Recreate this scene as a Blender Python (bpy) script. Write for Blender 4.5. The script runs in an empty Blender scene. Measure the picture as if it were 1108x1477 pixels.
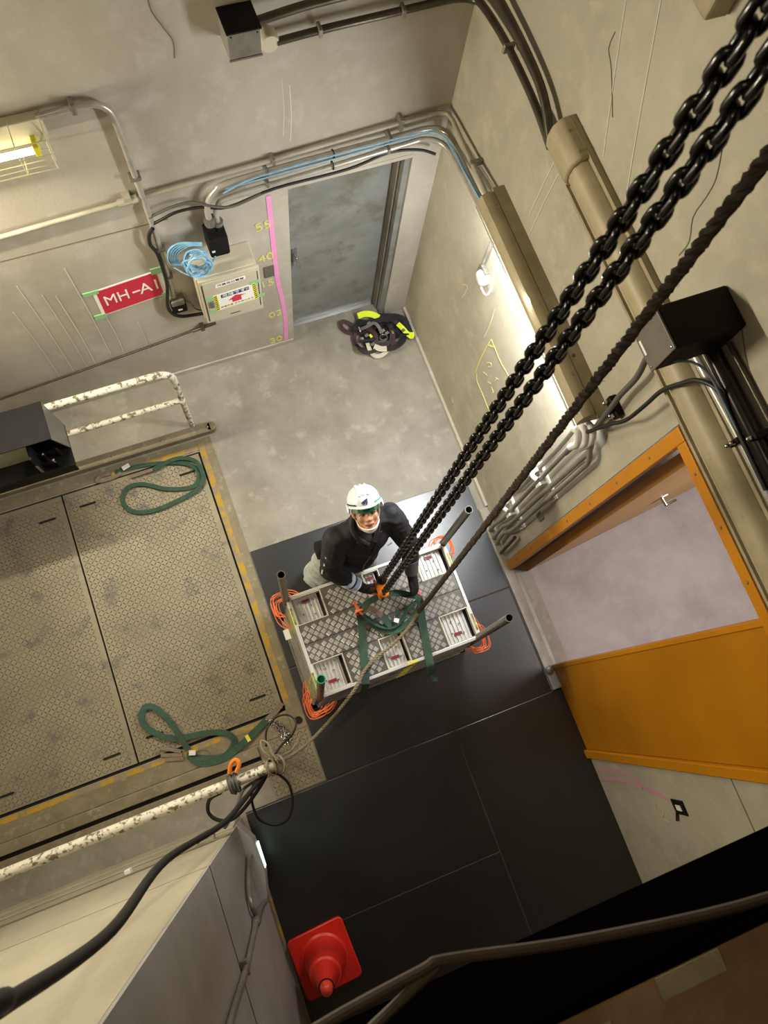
import bpy, math, random
from mathutils import noise as mnoise
from mathutils import Vector, Matrix
random.seed(7)
SC = bpy.context.scene
COL = SC.collection
V = Vector

# ------------------------------------------------------------------ camera
cam_d = bpy.data.cameras.new('camera')
cam = bpy.data.objects.new('camera', cam_d)
COL.objects.link(cam)
cam_d.sensor_fit = 'VERTICAL'
cam_d.sensor_height = 36.0
cam_d.lens = 36.0 * 1112.0 / 1477.0
cam_d.clip_start = 0.02
cam_d.dof.use_dof = True; cam_d.dof.focus_distance = 5.0; cam_d.dof.aperture_fstop = 6.0
# camera axes in world space: right, image-down, forward
RIGHT = V((0.932140, -0.349880, 0.093270)); DOWN = V((-0.316865, -0.912836, -0.257541)); FWD = V((0.175249, 0.210510, -0.961755))
cam.matrix_world = Matrix(((RIGHT.x, -DOWN.x, -FWD.x, -1.90627), (RIGHT.y, -DOWN.y, -FWD.y, -2.97741),
                           (RIGHT.z, -DOWN.z, -FWD.z, 6.0), (0, 0, 0, 1)))
SC.camera = cam

# ------------------------------------------------------------------ world, lamps, exposure
SC.view_settings.view_transform = 'Standard'
SC.view_settings.look = 'None'
SC.view_settings.gamma = 1.0
SC.view_settings.use_curve_mapping = False
SC.view_settings.exposure = -0.12
wd = bpy.data.worlds.new('world'); SC.world = wd; wd.use_nodes = True
wd.node_tree.nodes['Background'].inputs[0].default_value = (1.0, 0.93, 0.80, 1)
wd.node_tree.nodes['Background'].inputs[1].default_value = 0.05

def area_lamp(name, loc, direction, sx, sy, power, color, spread=180):
    d = bpy.data.lights.new(name, 'AREA'); d.shape = 'RECTANGLE'; d.size = sx; d.size_y = sy
    d.energy = power; d.color = color; d.spread = math.radians(spread)
    o = bpy.data.objects.new(name, d); COL.objects.link(o)
    o.location = loc
    o.rotation_euler = V(direction).to_track_quat('-Z', 'Y').to_euler()
    return o
WARM = (1.0, 0.90, 0.70); NEUT = (0.95, 0.98, 1.0); PINK = (1.0, 0.90, 0.88)
# the caged tube on the back wall, the tube under the long hood of the right wall, added upper and left fills, next room lamp
area_lamp('lamp_back_wall', (-2.95, -0.20, 2.78), (0, -1, -0.75), 1.3, 0.06, 60, WARM)
area_lamp('lamp_back_wall_up', (-2.95, -0.14, 2.93), (0.15, -0.6, 1), 1.3, 0.05, 4, WARM)
area_lamp('lamp_right_wall', (-0.10, -1.38, 2.335), (0, 0, -1), 0.04, 1.2, 44, NEUT)
area_lamp('lamp_right_wall_out', (-0.105, -1.38, 2.345), (-1, 0, -0.25), 0.02, 1.2, 56, NEUT)
area_lamp('fill_upper_level', (-3.4, -2.6, 6.7), (0, 0.1, -1), 1.2, 0.5, 22, WARM)  # unseen fill added overhead to lift the general light level
area_lamp('fill_left_wall', (-5.35, -0.62, 2.75), (1, -0.30, 0.16), 1.1, 0.1, 120, WARM, 130)  # unseen light added out of frame to brighten the right wall
area_lamp('lamp_next_room', (2.3, -3.2, 3.6), (-0.2, 0, -1), 1.2, 0.6, 105, PINK)

# ------------------------------------------------------------------ materials
def lin(h):
    h = h.lstrip('#'); c = [int(h[i:i + 2], 16) / 255 for i in (0, 2, 4)]
    return tuple(x / 12.92 if x <= 0.04045 else ((x + 0.055) / 1.055) ** 2.4 for x in c) + (1,)
MATS = {}
def mat(name, c, rough=0.6, metal=0.0, c2=None, scale=4.0, lo=0.35, hi=0.65, detail=6.0, stretch=(1, 1, 1),
        bump=0.0, bscale=40.0, c3=None, scale3=1.2, lo3=0.5, hi3=0.7, spec=0.5, emit=0.0, alpha=1.0, trans=0.0, fine=0.0):
    if name in MATS: return MATS[name]
    m = bpy.data.materials.new(name); m.use_nodes = True
    nt = m.node_tree; N = nt.nodes; Lk = nt.links
    b = N['Principled BSDF']
    b.inputs['Roughness'].default_value = rough; b.inputs['Metallic'].default_value = metal
    b.inputs['Specular IOR Level'].default_value = spec
    b.inputs['Base Color'].default_value = lin(c)
    if trans: b.inputs['Transmission Weight'].default_value = trans
    if emit:
        b.inputs['Emission Color'].default_value = lin(c); b.inputs['Emission Strength'].default_value = emit
    tc = N.new('ShaderNodeTexCoord')
    mp = N.new('ShaderNodeMapping'); mp.inputs['Scale'].default_value = stretch
    geo = N.new('ShaderNodeNewGeometry')
    Lk.new(geo.outputs['Position'], mp.inputs['Vector'])
    out = None
    def layer(prev, ca, cb, sc, a, z, det, vec):
        n = N.new('ShaderNodeTexNoise'); n.inputs['Scale'].default_value = sc; n.inputs['Detail'].default_value = det
        n.inputs['Roughness'].default_value = 0.62
        Lk.new(vec, n.inputs['Vector'])
        r = N.new('ShaderNodeMapRange'); r.inputs[1].default_value = a; r.inputs[2].default_value = z
        Lk.new(n.outputs['Fac'], r.inputs[0])
        mx = N.new('ShaderNodeMix'); mx.data_type = 'RGBA'
        Lk.new(r.outputs[0], mx.inputs[0])
        if prev is None: mx.inputs[6].default_value = lin(ca)
        else: Lk.new(prev, mx.inputs[6])
        mx.inputs[7].default_value = lin(cb)
        return mx.outputs[2]
    if c2: out = layer(out, c, c2, scale, lo, hi, detail, mp.outputs[0])
    if c3: out = layer(out, c, c3, scale3, lo3, hi3, 8.0, geo.outputs['Position'])
    if out is not None: Lk.new(out, b.inputs['Base Color'])
    if bump:
        n = N.new('ShaderNodeTexNoise'); n.inputs['Scale'].default_value = bscale; n.inputs['Detail'].default_value = 5
        Lk.new(geo.outputs['Position'], n.inputs['Vector'])
        bp = N.new('ShaderNodeBump'); bp.inputs['Strength'].default_value = bump; bp.inputs['Distance'].default_value = 0.004
        Lk.new(n.outputs['Fac'], bp.inputs['Height']); Lk.new(bp.outputs[0], b.inputs['Normal'])
    MATS[name] = m
    return m

CONC_W = mat('concrete_wall', '#b5ae9f', 0.62, c2='#a69e8d', scale=2.2, stretch=(1, 1, 0.45), bump=0.25, bscale=60, c3='#bfb9ac', scale3=5.0, lo3=0.52, hi3=0.75)
CONC_R = mat('concrete_wall_right', '#aca592', 0.7, c2='#9b9482', scale=2.0, stretch=(1, 1, 0.7), bump=0.35, bscale=90, c3='#b8ae98', scale3=6.0, lo3=0.5, hi3=0.8)
CONC_P = mat('concrete_front_wall', '#aaa28d', 0.75, c2='#98907a', scale=2.4, stretch=(1, 1, 0.5), bump=0.3, bscale=80)
CONC_S = mat('concrete_side_wall', '#a39e99', 0.7, c2='#949089', scale=2.4, bump=0.2, bscale=80)
CONC_F = mat('concrete_floor', '#989284', 0.5, c2='#827c6d', scale=3.0, bump=0.2, bscale=50, c3='#a9a394', scale3=7.0, lo3=0.55, hi3=0.75)
CONC_N = mat('concrete_next_room', '#a59d9a', 0.5, c2='#8e8684', scale=1.6, bump=0.15, c3='#aea7a2', scale3=5.0, lo3=0.45, hi3=0.9)
CONC_C = mat('concrete_ceiling', '#8f8878', 0.8, c2='#7f7868', scale=2.0)
SILL = mat('sill_concrete', '#a8a296', 0.7, c2='#918b7f', scale=9, bump=0.3)
DARKPIT = mat('pit_dark', '#15130f', 0.9)
PLATE = mat('checker_plate_steel', '#968c75', 0.5, metal=0.25, c2='#837a64', scale=3.0, c3='#6b6660', scale3=5.5, lo3=0.55, hi3=0.66, bump=0.2, bscale=120)
TREAD = mat('checker_tread', '#665e4c', 0.5, metal=0.2, c2='#8d846c', scale=6.0, lo=0.45, hi=0.66)
FRAME = mat('pit_frame_steel', '#8d8168', 0.6, metal=0.2, c2='#776c55', scale=7, stretch=(1, 1, 1), c3='#a09880', scale3=14, lo3=0.55, hi3=0.7, bump=0.2)
YSTRIPE = mat('worn_yellow_paint', '#b08c22', 0.6, c2='#8a7d60', scale=13, lo=0.44, hi=0.56)
MATB = mat('rubber_mat_black', '#0f1214', 0.33, c2='#16191a', scale=3.0, spec=1.0, bump=0.12, bscale=25, c3='#303030', scale3=40, lo3=0.66, hi3=0.72)
SEAM = mat('mat_edge_dust', '#3a362d', 0.8)
DOORG = mat('grey_door_paint', '#8d8e89', 0.45, metal=0.1, c2='#7b7c75', scale=3.5, stretch=(1, 1, 1.6), c3='#6d6b5a', scale3=5, lo3=0.52, hi3=0.7, bump=0.1)
DOORF = mat('door_frame_paint', '#8b8374', 0.5, c2='#776f61', scale=6)
YEL = mat('door_yellow_paint', '#c5820f', 0.4, c2='#b7760a', scale=2.0, c3='#b47a14', scale3=18, lo3=0.66, hi3=0.72)
YELD = mat('door_leaf_yellow_paint', '#b6780b', 0.38, c2='#a86d07', scale=1.6)
PIPE = mat('conduit_metal', '#bcb8ae', 0.3, metal=0.35, c2='#a5a095', scale=10)
PIPEB = mat('conduit_beige_paint', '#aaa391', 0.45, c2='#98917f', scale=8)
PIPEG = mat('drop_pipe_grey', '#918e84', 0.35, metal=0.3, c2='#7f7c72', scale=10)
PIPED = mat('dark_conduit', '#5d574a', 0.3, metal=0.6, c2='#4a453a', scale=10)
CAB = mat('black_cable', '#141413', 0.5)
CABG = mat('grey_cable', '#55544e', 0.5)
CABW = mat('white_cable', '#d8d6cf', 0.5)
CABBL = mat('blue_cable', '#6fa6c9', 0.45, c2='#8fbad3', scale=30)
CABS = mat('slate_cable', '#5e7480', 0.45)
HOOD = mat('hood_beige_paint', '#a89b7c', 0.5, c2='#978a6b', scale=5, c3='#8a7d60', scale3=25, lo3=0.6, hi3=0.7)
BOXB = mat('panel_box_beige', '#c4bca5', 0.45, c2='#b9b19a', scale=4)
BLKBOX = mat('black_metal_box', '#1a1917', 0.6, c2='#141312', scale=8, spec=0.15)
GREYBOX = mat('junction_box_grey', '#676259', 0.45, c2='#5d584f', scale=6)
GALV = mat('galvanised_box', '#8f8b80', 0.4, metal=0.4, c2='#78746a', scale=9)
BRASS = mat('tan_cover', '#a4977a', 0.5, c2='#8d8064', scale=8)
WHITEP = mat('peeling_white_paint', '#d9d3c0', 0.5, c2='#75674f', scale=30, lo=0.51, hi=0.58, bump=0.3)
WHITE = mat('white_plastic', '#e3e1da', 0.4)
GREY = mat('grey_steel', '#7c7a74', 0.4, metal=0.5)
CHROME = mat('chrome', '#c4c4c0', 0.18, metal=1.0)
TUBE = mat('lit_tube', '#fff2c4', 0.4, emit=9.0)
TUBEW = mat('lit_tube_white', '#f4f8ff', 0.4, emit=6.0)
GUARD = mat('guard_wire', '#d6cfae', 0.4)
LAMPB = mat('lamp_body', '#c9c2ab', 0.45)
SIGNR = mat('sign_red', '#c9283f', 0.5)
SIGNW = mat('sign_white', '#f0eee6', 0.5)
TAPEG = mat('green_tape', '#8fc08a', 0.5)
PINKP = mat('pink_spray', '#ec8cc0', 0.7, c2='#e19fc4', scale=20)
PINKF = mat('faded_pink_spray', '#cb86a0', 0.7, c2='#b39a98', scale=20)
CHALK = mat('yellow_chalk', '#d6cf72', 0.8)
CHALKF = mat('faded_chalk', '#c3bd8e', 0.8)
CRACK = mat('crack_line', '#6e6654', 0.9)
DRIP = mat('lime_drip', '#cac5b9', 0.8)
INK = mat('black_ink', '#17171b', 0.6)
STY = mat('sticker_yellow', '#e6dc3c', 0.5)
STR = mat('sticker_red', '#d02f45', 0.5)
SLING = mat('green_sling', '#3b5644', 0.85, c2='#2f4838', scale=30, bump=0.4, bscale=300)
SLINGE = mat('sling_eye_brown', '#8a7a66', 0.8, c2='#75665a', scale=30)
ROPE = mat('brown_rope', '#3f3327', 0.9, c2='#2e251c', scale=40)
ROPET = mat('tan_rope', '#8f8267', 0.9, c2='#7a6e56', scale=60)
CHAINM = mat('black_chain', '#141311', 0.2, metal=0.5, spec=0.7)
ORANGE = mat('hook_orange', '#e8801c', 0.4)
ORCORD = mat('orange_cord', '#f0763f', 0.6)
CONE = mat('cone_red', '#e02a1c', 0.4)
ALU = mat('aluminium', '#c9c8c2', 0.38, metal=0.6, c2='#b3b2ab', scale=12)
ALUB = mat('bright_aluminium', '#dcdbd7', 0.36, metal=0.35)
ALUD = mat('deck_aluminium', '#6d6a62', 0.42, metal=0.4, c2='#625f58', scale=8)
ALUL = mat('shaded_dirty_aluminium', '#8d897e', 0.5, metal=0.35, c2='#7b776c', scale=15)  # lower platform rails: dirt plus the stack's shade mixed into the colour
ALUT = mat('deck_tread', '#cbc9c2', 0.35, metal=0.4)
MAROON = mat('maroon_label', '#7c1f33', 0.5)
POST = mat('post_pipe', '#7f7c71', 0.4, metal=0.5, c2='#6c695f', scale=10)
GREENC = mat('green_pipe_end', '#2f9d70', 0.5)
SKIN = mat('skin', '#c48f6e', 0.5, c2='#b78263', scale=40)
HAIR = mat('eye_dark', '#20150f', 0.4)
LIP = mat('lip', '#93564d', 0.5)
JACKET = mat('jacket_black', '#17171a', 0.75, c2='#1e1e21', scale=20, bump=1.0, bscale=16)
SHIRT = mat('shirt_black', '#0c0c0d', 0.8)
PANTS = mat('trouser_grey', '#a4a8a0', 0.8, c2='#90958d', scale=14, bump=0.8, bscale=26)
GLOVE = mat('glove_black', '#151516', 0.7, bump=0.4, bscale=120)
CUFFG = mat('glove_cuff_grey', '#5b5c5e', 0.7)
ARMB = mat('armband_blue_white', '#a8c6e6', 0.5)
HELM = mat('helmet_white', '#d3d9db', 0.28)
VISOR = mat('visor_green', '#1f6d4e', 0.15, alpha=1)
NAVY = mat('navy_emblem', '#262b5c', 0.5)
MASK = mat('mask_white', '#f0eee0', 0.8)
BOOT = mat('boot_dark', '#2a2825', 0.6)
BROWNP = mat('rusty_floor_plate', '#96734f', 0.7, c2='#76593b', scale=5, bump=0.3, c3='#a58562', scale3=3, lo3=0.5, hi3=0.7)
BEAM = mat('beam_unlit_black', '#040303', 1.0, spec=0.0)  # darkness of the unlit beam put into the colour as flat black
BROWNR = mat('brown_pipe', '#4a3c2b', 0.6, c2='#3b2f22', scale=8)
EXITG = mat('exit_sign_light', '#c9f5dc', 0.4, emit=2.5)
GREYL = mat('guide_light_grey', '#a5a39e', 0.5)
YEL_LIT = mat('door_leaf_yellow_lit', '#d6ab66', 0.45, c2='#cda05a', scale=2.0)  # yellow leaf paint, paled by the next room's strong light in its colour
HARB = mat('harness_black', '#191819', 0.7, c2='#241f20', scale=30)
HARM = mat('harness_maroon', '#3a2023', 0.7)
HIVIS = mat('hivis_yellow', '#d6e81d', 0.6)
CREAM = mat('cream_webbing', '#c6bfa6', 0.8)

# ------------------------------------------------------------------ mesh helpers
class MB:
    def __init__(s): s.v = []; s.f = []
    def add(s, vs, fs):
        n = len(s.v); s.v += [V(x) for x in vs]; s.f += [tuple(i + n for i in q) for q in fs]; return s
    def box(s, x0, x1, y0, y1, z0, z1):
        return s.add([(x0, y0, z0), (x1, y0, z0), (x1, y1, z0), (x0, y1, z0), (x0, y0, z1), (x1, y0, z1), (x1, y1, z1), (x0, y1, z1)],
                     [(0, 3, 2, 1), (4, 5, 6, 7), (0, 1, 5, 4), (1, 2, 6, 5), (2, 3, 7, 6), (3, 0, 4, 7)])
    def obox(s, c, ax, ay, az):
        c, ax, ay, az = V(c), V(ax), V(ay), V(az)
        p = [c + ax * i + ay * j + az * k for k in (-1, 1) for i, j in ((-1, -1), (1, -1), (1, 1), (-1, 1))]
        if ax.cross(ay).dot(az) < 0: p = p[4:] + p[:4]
        return s.add(p, [(0, 3, 2, 1), (4, 5, 6, 7), (0, 1, 5, 4), (1, 2, 6, 5), (2, 3, 7, 6), (3, 0, 4, 7)])
    def tube(s, pts, r, n=8, closed=False, caps=True, flat=None):
        pts = [V(p) for p in pts]; m = len(pts)
        rs = r if isinstance(r, (list, tuple)) else [r] * m
        tang = []
        for i in range(m):
            a = pts[i - 1] if (i > 0 or closed) else pts[i]
            b = pts[(i + 1) % m] if (i < m - 1 or closed) else pts[i]
            t = b - a
            tang.append(t.normalized() if t.length > 1e-9 else V((0, 0, 1)))
        up = V((0, 0, 1)) if abs(tang[0].z) < 0.9 else V((1, 0, 0))
        nrm = tang[0].cross(up).normalized(); vs = []
        for i in range(m):
            if i:
                nrm = nrm - tang[i] * nrm.dot(tang[i])
                nrm = nrm.normalized() if nrm.length > 1e-6 else tang[i].orthogonal().normalized()
            bi = tang[i].cross(nrm)
            for k in range(n):
                a = 2 * math.pi * k / n
                vs.append(pts[i] + (nrm * math.cos(a) + bi * math.sin(a)) * rs[i])
        fs = []
        for i in range(m if closed else m - 1):
            j = (i + 1) % m
            for k in range(n):
                k2 = (k + 1) % n
                fs.append((i * n + k, i * n + k2, j * n + k2, j * n + k))
        if caps and not closed:
            fs.append(tuple(range(n - 1, -1, -1))); fs.append(tuple((m - 1) * n + k for k in range(n)))
        return s.add(vs, fs)
    def hollow(s, p0, p1, ro, ri, n=20, depth=None):      # open-ended pipe: outer skin, rim, inner skin closed at the depth
        p0, p1 = V(p0), V(p1); t = (p1 - p0).normalized(); a = t.orthogonal().normalized(); b = t.cross(a)
        depth = depth or (p1 - p0).length * 0.9
        prof = [(p0, ro), (p1, ro), (p1, ri), (p1 - t * depth, ri)]
        vs = [c + (a * math.cos(2 * math.pi * k / n) + b * math.sin(2 * math.pi * k / n)) * r for c, r in prof for k in range(n)]
        fs = [(i * n + k, i * n + (k + 1) % n, (i + 1) * n + (k + 1) % n, (i + 1) * n + k) for i in range(3) for k in range(n)]
        fs += [tuple(range(n - 1, -1, -1)), tuple(3 * n + k for k in range(n))]
        return s.add(vs, fs)
    def ribbon(s, pts, w, t=0.004, side=(0, 0, 1), flat=True):
        """flat strap along pts; 'side' is the direction the broad face looks (vector or list)"""
        pts = [V(p) for p in pts]; m = len(pts); vs = []
        ws = w if isinstance(w, (list, tuple)) else [w] * m
        for i in range(m):
            tg = (pts[min(i + 1, m - 1)] - pts[max(i - 1, 0)]).normalized()
            nn = V(side[i]) if isinstance(side, list) else V(side)
            nn = nn - tg * nn.dot(tg)
            nn = nn.normalized() if nn.length > 1e-5 else tg.orthogonal().normalized()
            b = tg.cross(nn)
            for sx, sz in ((-1, -1), (1, -1), (1, 1), (-1, 1)):
                vs.append(pts[i] + b * sx * ws[i] / 2 + nn * sz * t / 2)
        fs = []
        for i in range(m - 1):
            for k in range(4):
                k2 = (k + 1) % 4
                fs.append((i * 4 + k, i * 4 + k2, i * 4 + 4 + k2, i * 4 + 4 + k))
        fs += [(3, 2, 1, 0), tuple((m - 1) * 4 + k for k in range(4))]
        return s.add(vs, fs)
    def lathe(s, prof, c=(0, 0, 0), n=32, M=None):
        c = V(c); vs = []; M = M or Matrix.Identity(3)
        for r, z in prof:
            for k in range(n):
                a = 2 * math.pi * k / n
                vs.append(c + M @ V((r * math.cos(a), r * math.sin(a), z)))
        fs = [(i * n + k, i * n + (k + 1) % n, (i + 1) * n + (k + 1) % n, (i + 1) * n + k) for i in range(len(prof) - 1) for k in range(n)]
        if prof[0][0] > 1e-4: fs.append(tuple(range(n - 1, -1, -1)))
        if prof[-1][0] > 1e-4: fs.append(tuple((len(prof) - 1) * n + k for k in range(n)))
        return s.add(vs, fs)
    def ell(s, c, rx, ry, rz, M=None, nu=20, nv=12):
        M = M or Matrix.Identity(3); c = V(c); vs = []
        for j in range(1, nv):
            ph = math.pi * j / nv
            for k in range(nu):
                th = 2 * math.pi * k / nu
                vs.append(c + M @ V((rx * math.sin(ph) * math.cos(th), ry * math.sin(ph) * math.sin(th), rz * math.cos(ph))))
        top = len(vs); vs.append(c + M @ V((0, 0, rz))); vs.append(c + M @ V((0, 0, -rz)))
        fs = []
        for j in range(nv - 2):
            for k in range(nu):
                k2 = (k + 1) % nu
                fs.append((j * nu + k, (j + 1) * nu + k, (j + 1) * nu + k2, j * nu + k2))
        for k in range(nu):
            k2 = (k + 1) % nu
            fs.append((top, k, k2)); fs.append((top + 1, (nv - 2) * nu + k2, (nv - 2) * nu + k))
        return s.add(vs, fs)
    def cap(s, p0, p1, r0, r1, n=16):
        p0, p1 = V(p0), V(p1); t = (p1 - p0).normalized(); pts = []; rs = []
        for a in range(0, 91, 18):
            pts.append(p0 - t * r0 * math.cos(math.radians(a))); rs.append(max(r0 * math.sin(math.radians(a)), 0.0006))
        for a in range(0, 91, 18):
            pts.append(p1 + t * r1 * math.sin(math.radians(a))); rs.append(max(r1 * math.cos(math.radians(a)), 0.0006))
        return s.tube(pts, rs, n)
    def chain_caps(s, pts, rs, n=16):
        for i in range(len(pts) - 1): s.cap(pts[i], pts[i + 1], rs[i], rs[i + 1], n)
        return s
    def prism(s, poly, d):
        poly = [V(p) for p in poly]; d = V(d); n = len(poly)
        nn = V((0, 0, 0))
        for i in range(n): nn += poly[i].cross(poly[(i + 1) % n])
        if nn.dot(d) < 0: poly = poly[::-1]
        return s.add(poly + [p + d for p in poly], [tuple(range(n - 1, -1, -1)), tuple(range(n, 2 * n))] +
                     [(i, (i + 1) % n, n + (i + 1) % n, n + i) for i in range(n)])

def spl(pts, k=6, closed=False):
    pts = [V(p) for p in pts]; n = len(pts); out = []
    for i in range(n if closed else n - 1):
        if closed: p0, p1, p2, p3 = pts[i - 1], pts[i], pts[(i + 1) % n], pts[(i + 2) % n]
        else: p0, p1, p2, p3 = pts[max(i - 1, 0)], pts[i], pts[i + 1], pts[min(i + 2, n - 1)]
        for j in range(k):
            t = j / k
            out.append(0.5 * ((2 * p1) + (p2 - p0) * t + (2 * p0 - 5 * p1 + 4 * p2 - p3) * t * t + (3 * p1 - p0 - 3 * p2 + p3) * t ** 3))
    if not closed: out.append(pts[-1])
    return out

def wloc(o):
    p = V((0, 0, 0))
    while o: p += o.location; o = o.parent
    return p
def tag(o, label=None, cat=None, group=None, kind=None):
    if label: o['label'] = label
    if cat: o['category'] = cat
    if group: o['group'] = group
    if kind: o['kind'] = kind
    return o
def obj(name, mb, m, parent=None, label=None, cat=None, group=None, kind=None, smooth=35, bevel=0.0, seg=2):
    me = bpy.data.meshes.new(name)
    if parent is not None: org = wloc(parent)
    elif kind == 'structure': org = V((0, 0, 0))
    else:
        xs = [v.x for v in mb.v]; ys = [v.y for v in mb.v]
        org = V(((min(xs) + max(xs)) / 2, (min(ys) + max(ys)) / 2, min(v.z for v in mb.v)))
    me.from_pydata([tuple(v - org) for v in mb.v], [], mb.f); me.update()
    if smooth:
        me.shade_smooth(); me.set_sharp_from_angle(angle=math.radians(smooth))
    me.materials.append(m)
    o = bpy.data.objects.new(name, me); COL.objects.link(o)
    if parent is not None: o.parent = parent
    else: o.location = org
    if bevel:
        b = o.modifiers.new('bevel', 'BEVEL'); b.width = bevel; b.segments = seg; b.limit_method = 'ANGLE'; b.angle_limit = math.radians(40)
    return tag(o, label, cat, group, kind)
def empty(name, loc, label=None, cat=None, group=None):
    o = bpy.data.objects.new(name, None); COL.objects.link(o); o.location = loc; o.empty_display_size = 0.1
    return tag(o, label, cat, group)
def remesh(name, mb, m, parent, vox=0.008, it=4, label=None, fold=0.0, fs=18):
    """union of closed shapes as one continuous smooth skin"""
    me = bpy.data.meshes.new(name + '_raw'); me.from_pydata([tuple(v) for v in mb.v], [], mb.f); me.update()
    t = bpy.data.objects.new(name + '_raw', me); COL.objects.link(t)
    r = t.modifiers.new('r', 'REMESH'); r.mode = 'VOXEL'; r.voxel_size = vox
    s = t.modifiers.new('s', 'SMOOTH'); s.factor = 0.5; s.iterations = it
    dg = bpy.context.evaluated_depsgraph_get(); dg.update()
    e = bpy.data.meshes.new_from_object(t.evaluated_get(dg))
    bpy.data.objects.remove(t); bpy.data.meshes.remove(me)
    if fold:   # cloth folds
        for v, n in zip(e.vertices, [q.vector.copy() for q in e.vertex_normals]):
            p = v.co
            w = mnoise.noise(V((p.x * fs * .5 + p.z * 7, p.y * fs * .5, p.z * fs * 1.5)))
            v.co = p + n * fold * (.15 - 1.9 * abs(w))
    org = wloc(parent) if parent else V((0, 0, 0))
    e.transform(Matrix.Translation(-org)); e.shade_smooth(); e.materials.clear(); e.materials.append(m); e.name = name
    o = bpy.data.objects.new(name, e); COL.objects.link(o); o.parent = parent
    return tag(o, label)
def text(name, body, size, org, xd, yd, m, parent, depth=0.0015, sx=1.0, align='CENTER', bold=0.0):
    """lettering as thin mesh, in the plane spanned by xd, yd"""
    cu = bpy.data.curves.new(name, 'FONT'); cu.body = body; cu.size = size; cu.align_x = align; cu.align_y = 'CENTER'
    cu.extrude = depth; cu.offset = bold; cu.resolution_u = 3
    t = bpy.data.objects.new(name, cu); COL.objects.link(t)
    dg = bpy.context.evaluated_depsgraph_get(); dg.update()
    me = bpy.data.meshes.new_from_object(t.evaluated_get(dg))
    bpy.data.objects.remove(t)
    xd, yd = V(xd), V(yd); nn = xd.cross(yd).normalized()
    M = Matrix(((xd.x * sx, yd.x, nn.x, 0), (xd.y * sx, yd.y, nn.y, 0), (xd.z * sx, yd.z, nn.z, 0), (0, 0, 0, 1)))
    me.transform(Matrix.Translation(V(org) - wloc(parent)) @ M)
    me.materials.clear(); me.materials.append(m)
    o = bpy.data.objects.new(name, me); COL.objects.link(o); o.parent = parent
    return o

# ================================================================== STRUCTURE
S = 'structure'
# floor: slabs around the covered pit
fl = MB()
fl.box(-5.5, 0.14, -0.70, 0.16, -0.12, 0); fl.box(-2.05, 0.14, -2.86, -0.70, -0.12, 0)
fl.box(-5.5, 0.14, -6.6, -2.86, -0.12, 0); fl.box(-5.5, -4.27, -2.86, -0.70, -0.12, 0)
floor = obj('floor', fl, CONC_F, kind=S, smooth=0)
obj('floor_pit', MB().box(-4.3, -2.04, -2.87, -0.69, -0.30, -0.24).box(-4.3, -4.27, -2.87, -0.69, -0.24, -0.12).box(-2.05, -2.04, -2.87, -0.69, -0.24, -0.12)
    .box(-4.3, -2.04, -2.87, -2.86, -0.24, -0.12).box(-4.3, -2.04, -0.70, -0.69, -0.24, -0.12), DARKPIT, kind=S, smooth=0)
obj('floor_next_room', MB().box(0.14, 4.2, -6.6, 0.16, -0.12, 0), CONC_N, kind=S, smooth=0)
# back wall with the recess of the grey door
wb = MB()
wb.box(-5.5, -1.01, 0, 0.3, 0, 6.9); wb.box(-0.19, 0.14, 0, 0.3, 0, 6.9); wb.box(-1.01, -0.19, 0, 0.3, 1.955, 6.9)
wall_back = obj('wall_back', wb, CONC_W, kind=S, smooth=0)
# right wall with the opening of the yellow door
wr = MB()
wr.box(0, 0.14, -2.385, 0, 0, 6.9); wr.box(0, 0.14, -6.6, -3.995, 0, 6.9); wr.box(0, 0.14, -3.995, -2.385, 3.0, 6.9)
wall_right = obj('wall_right', wr, CONC_R, kind=S, smooth=0)
obj('wall_left', MB().box(-5.6, -5.5, -6.6, 0.3, 0, 6.9), CONC_W, kind=S, smooth=0)
wall_front = obj('wall_front', MB().box(-5.5, -2.60, -3.58, -3.46, 0, 6.9), CONC_P, kind=S, smooth=0)
wall_side = obj('wall_side', MB().box(-2.60, -2.585, -6.6, -3.461, 0, 1.872).box(-2.60, -2.585, -6.6, -3.461, 1.885, 6.9).box(-2.605, -2.60, -6.6, -3.47, 1.8, 1.95), CONC_S, kind=S, smooth=0)
obj('wall_rear', MB().box(-2.6, 0.14, -6.7, -6.6, 0, 6.9), CONC_W, kind=S, smooth=0)
obj('ceiling', MB().box(-5.6, 0.14, -6.7, 0.3, 6.9, 7.0), CONC_C, kind=S, smooth=0)
obj('wall_next_room', MB().box(0.14, 4.2, -0.9, -0.8, 0, 4.0).box(4.1, 4.2, -6.6, -0.9, 0, 4.0).box(0.14, 4.2, -6.7, -6.6, 0, 4.0), CONC_N, kind=S, smooth=0)
obj('ceiling_next_room', MB().box(0.14, 4.2, -6.7, -0.8, 4.0, 4.1), CONC_N, kind=S, smooth=0)
# ledges along the foot of the front wall, kerb along the right wall, wall foot line
obj('trim_1', MB().box(-5.5, -2.6, -3.46, -3.435, 0, 0.34), CONC_P, kind=S, smooth=0, bevel=0.006)
obj('trim_2', MB().box(-5.5, -2.6, -3.46, -3.448, 0.36, 0.50), CONC_P, kind=S, smooth=0, bevel=0.004)
obj('baseboard_right', MB().box(-0.075, 0.0, -3.44, -1.90, 0, 0.03), SILL, kind=S, smooth=0, bevel=0.006)
obj('baseboard_corner', MB().box(-0.022, 0.0, -1.9, -0.01, 0, 0.05), CONC_W, kind=S, smooth=0)
obj('baseboard_back', MB().box(-5.5, -1.02, -0.012, 0.0, 0, 0.05), CONC_W, kind=S, smooth=0)
obj('trim_3', MB().box(0.005, 0.035, -3.94, -2.46, 0, 0.012), GALV, kind=S, smooth=0)
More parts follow.
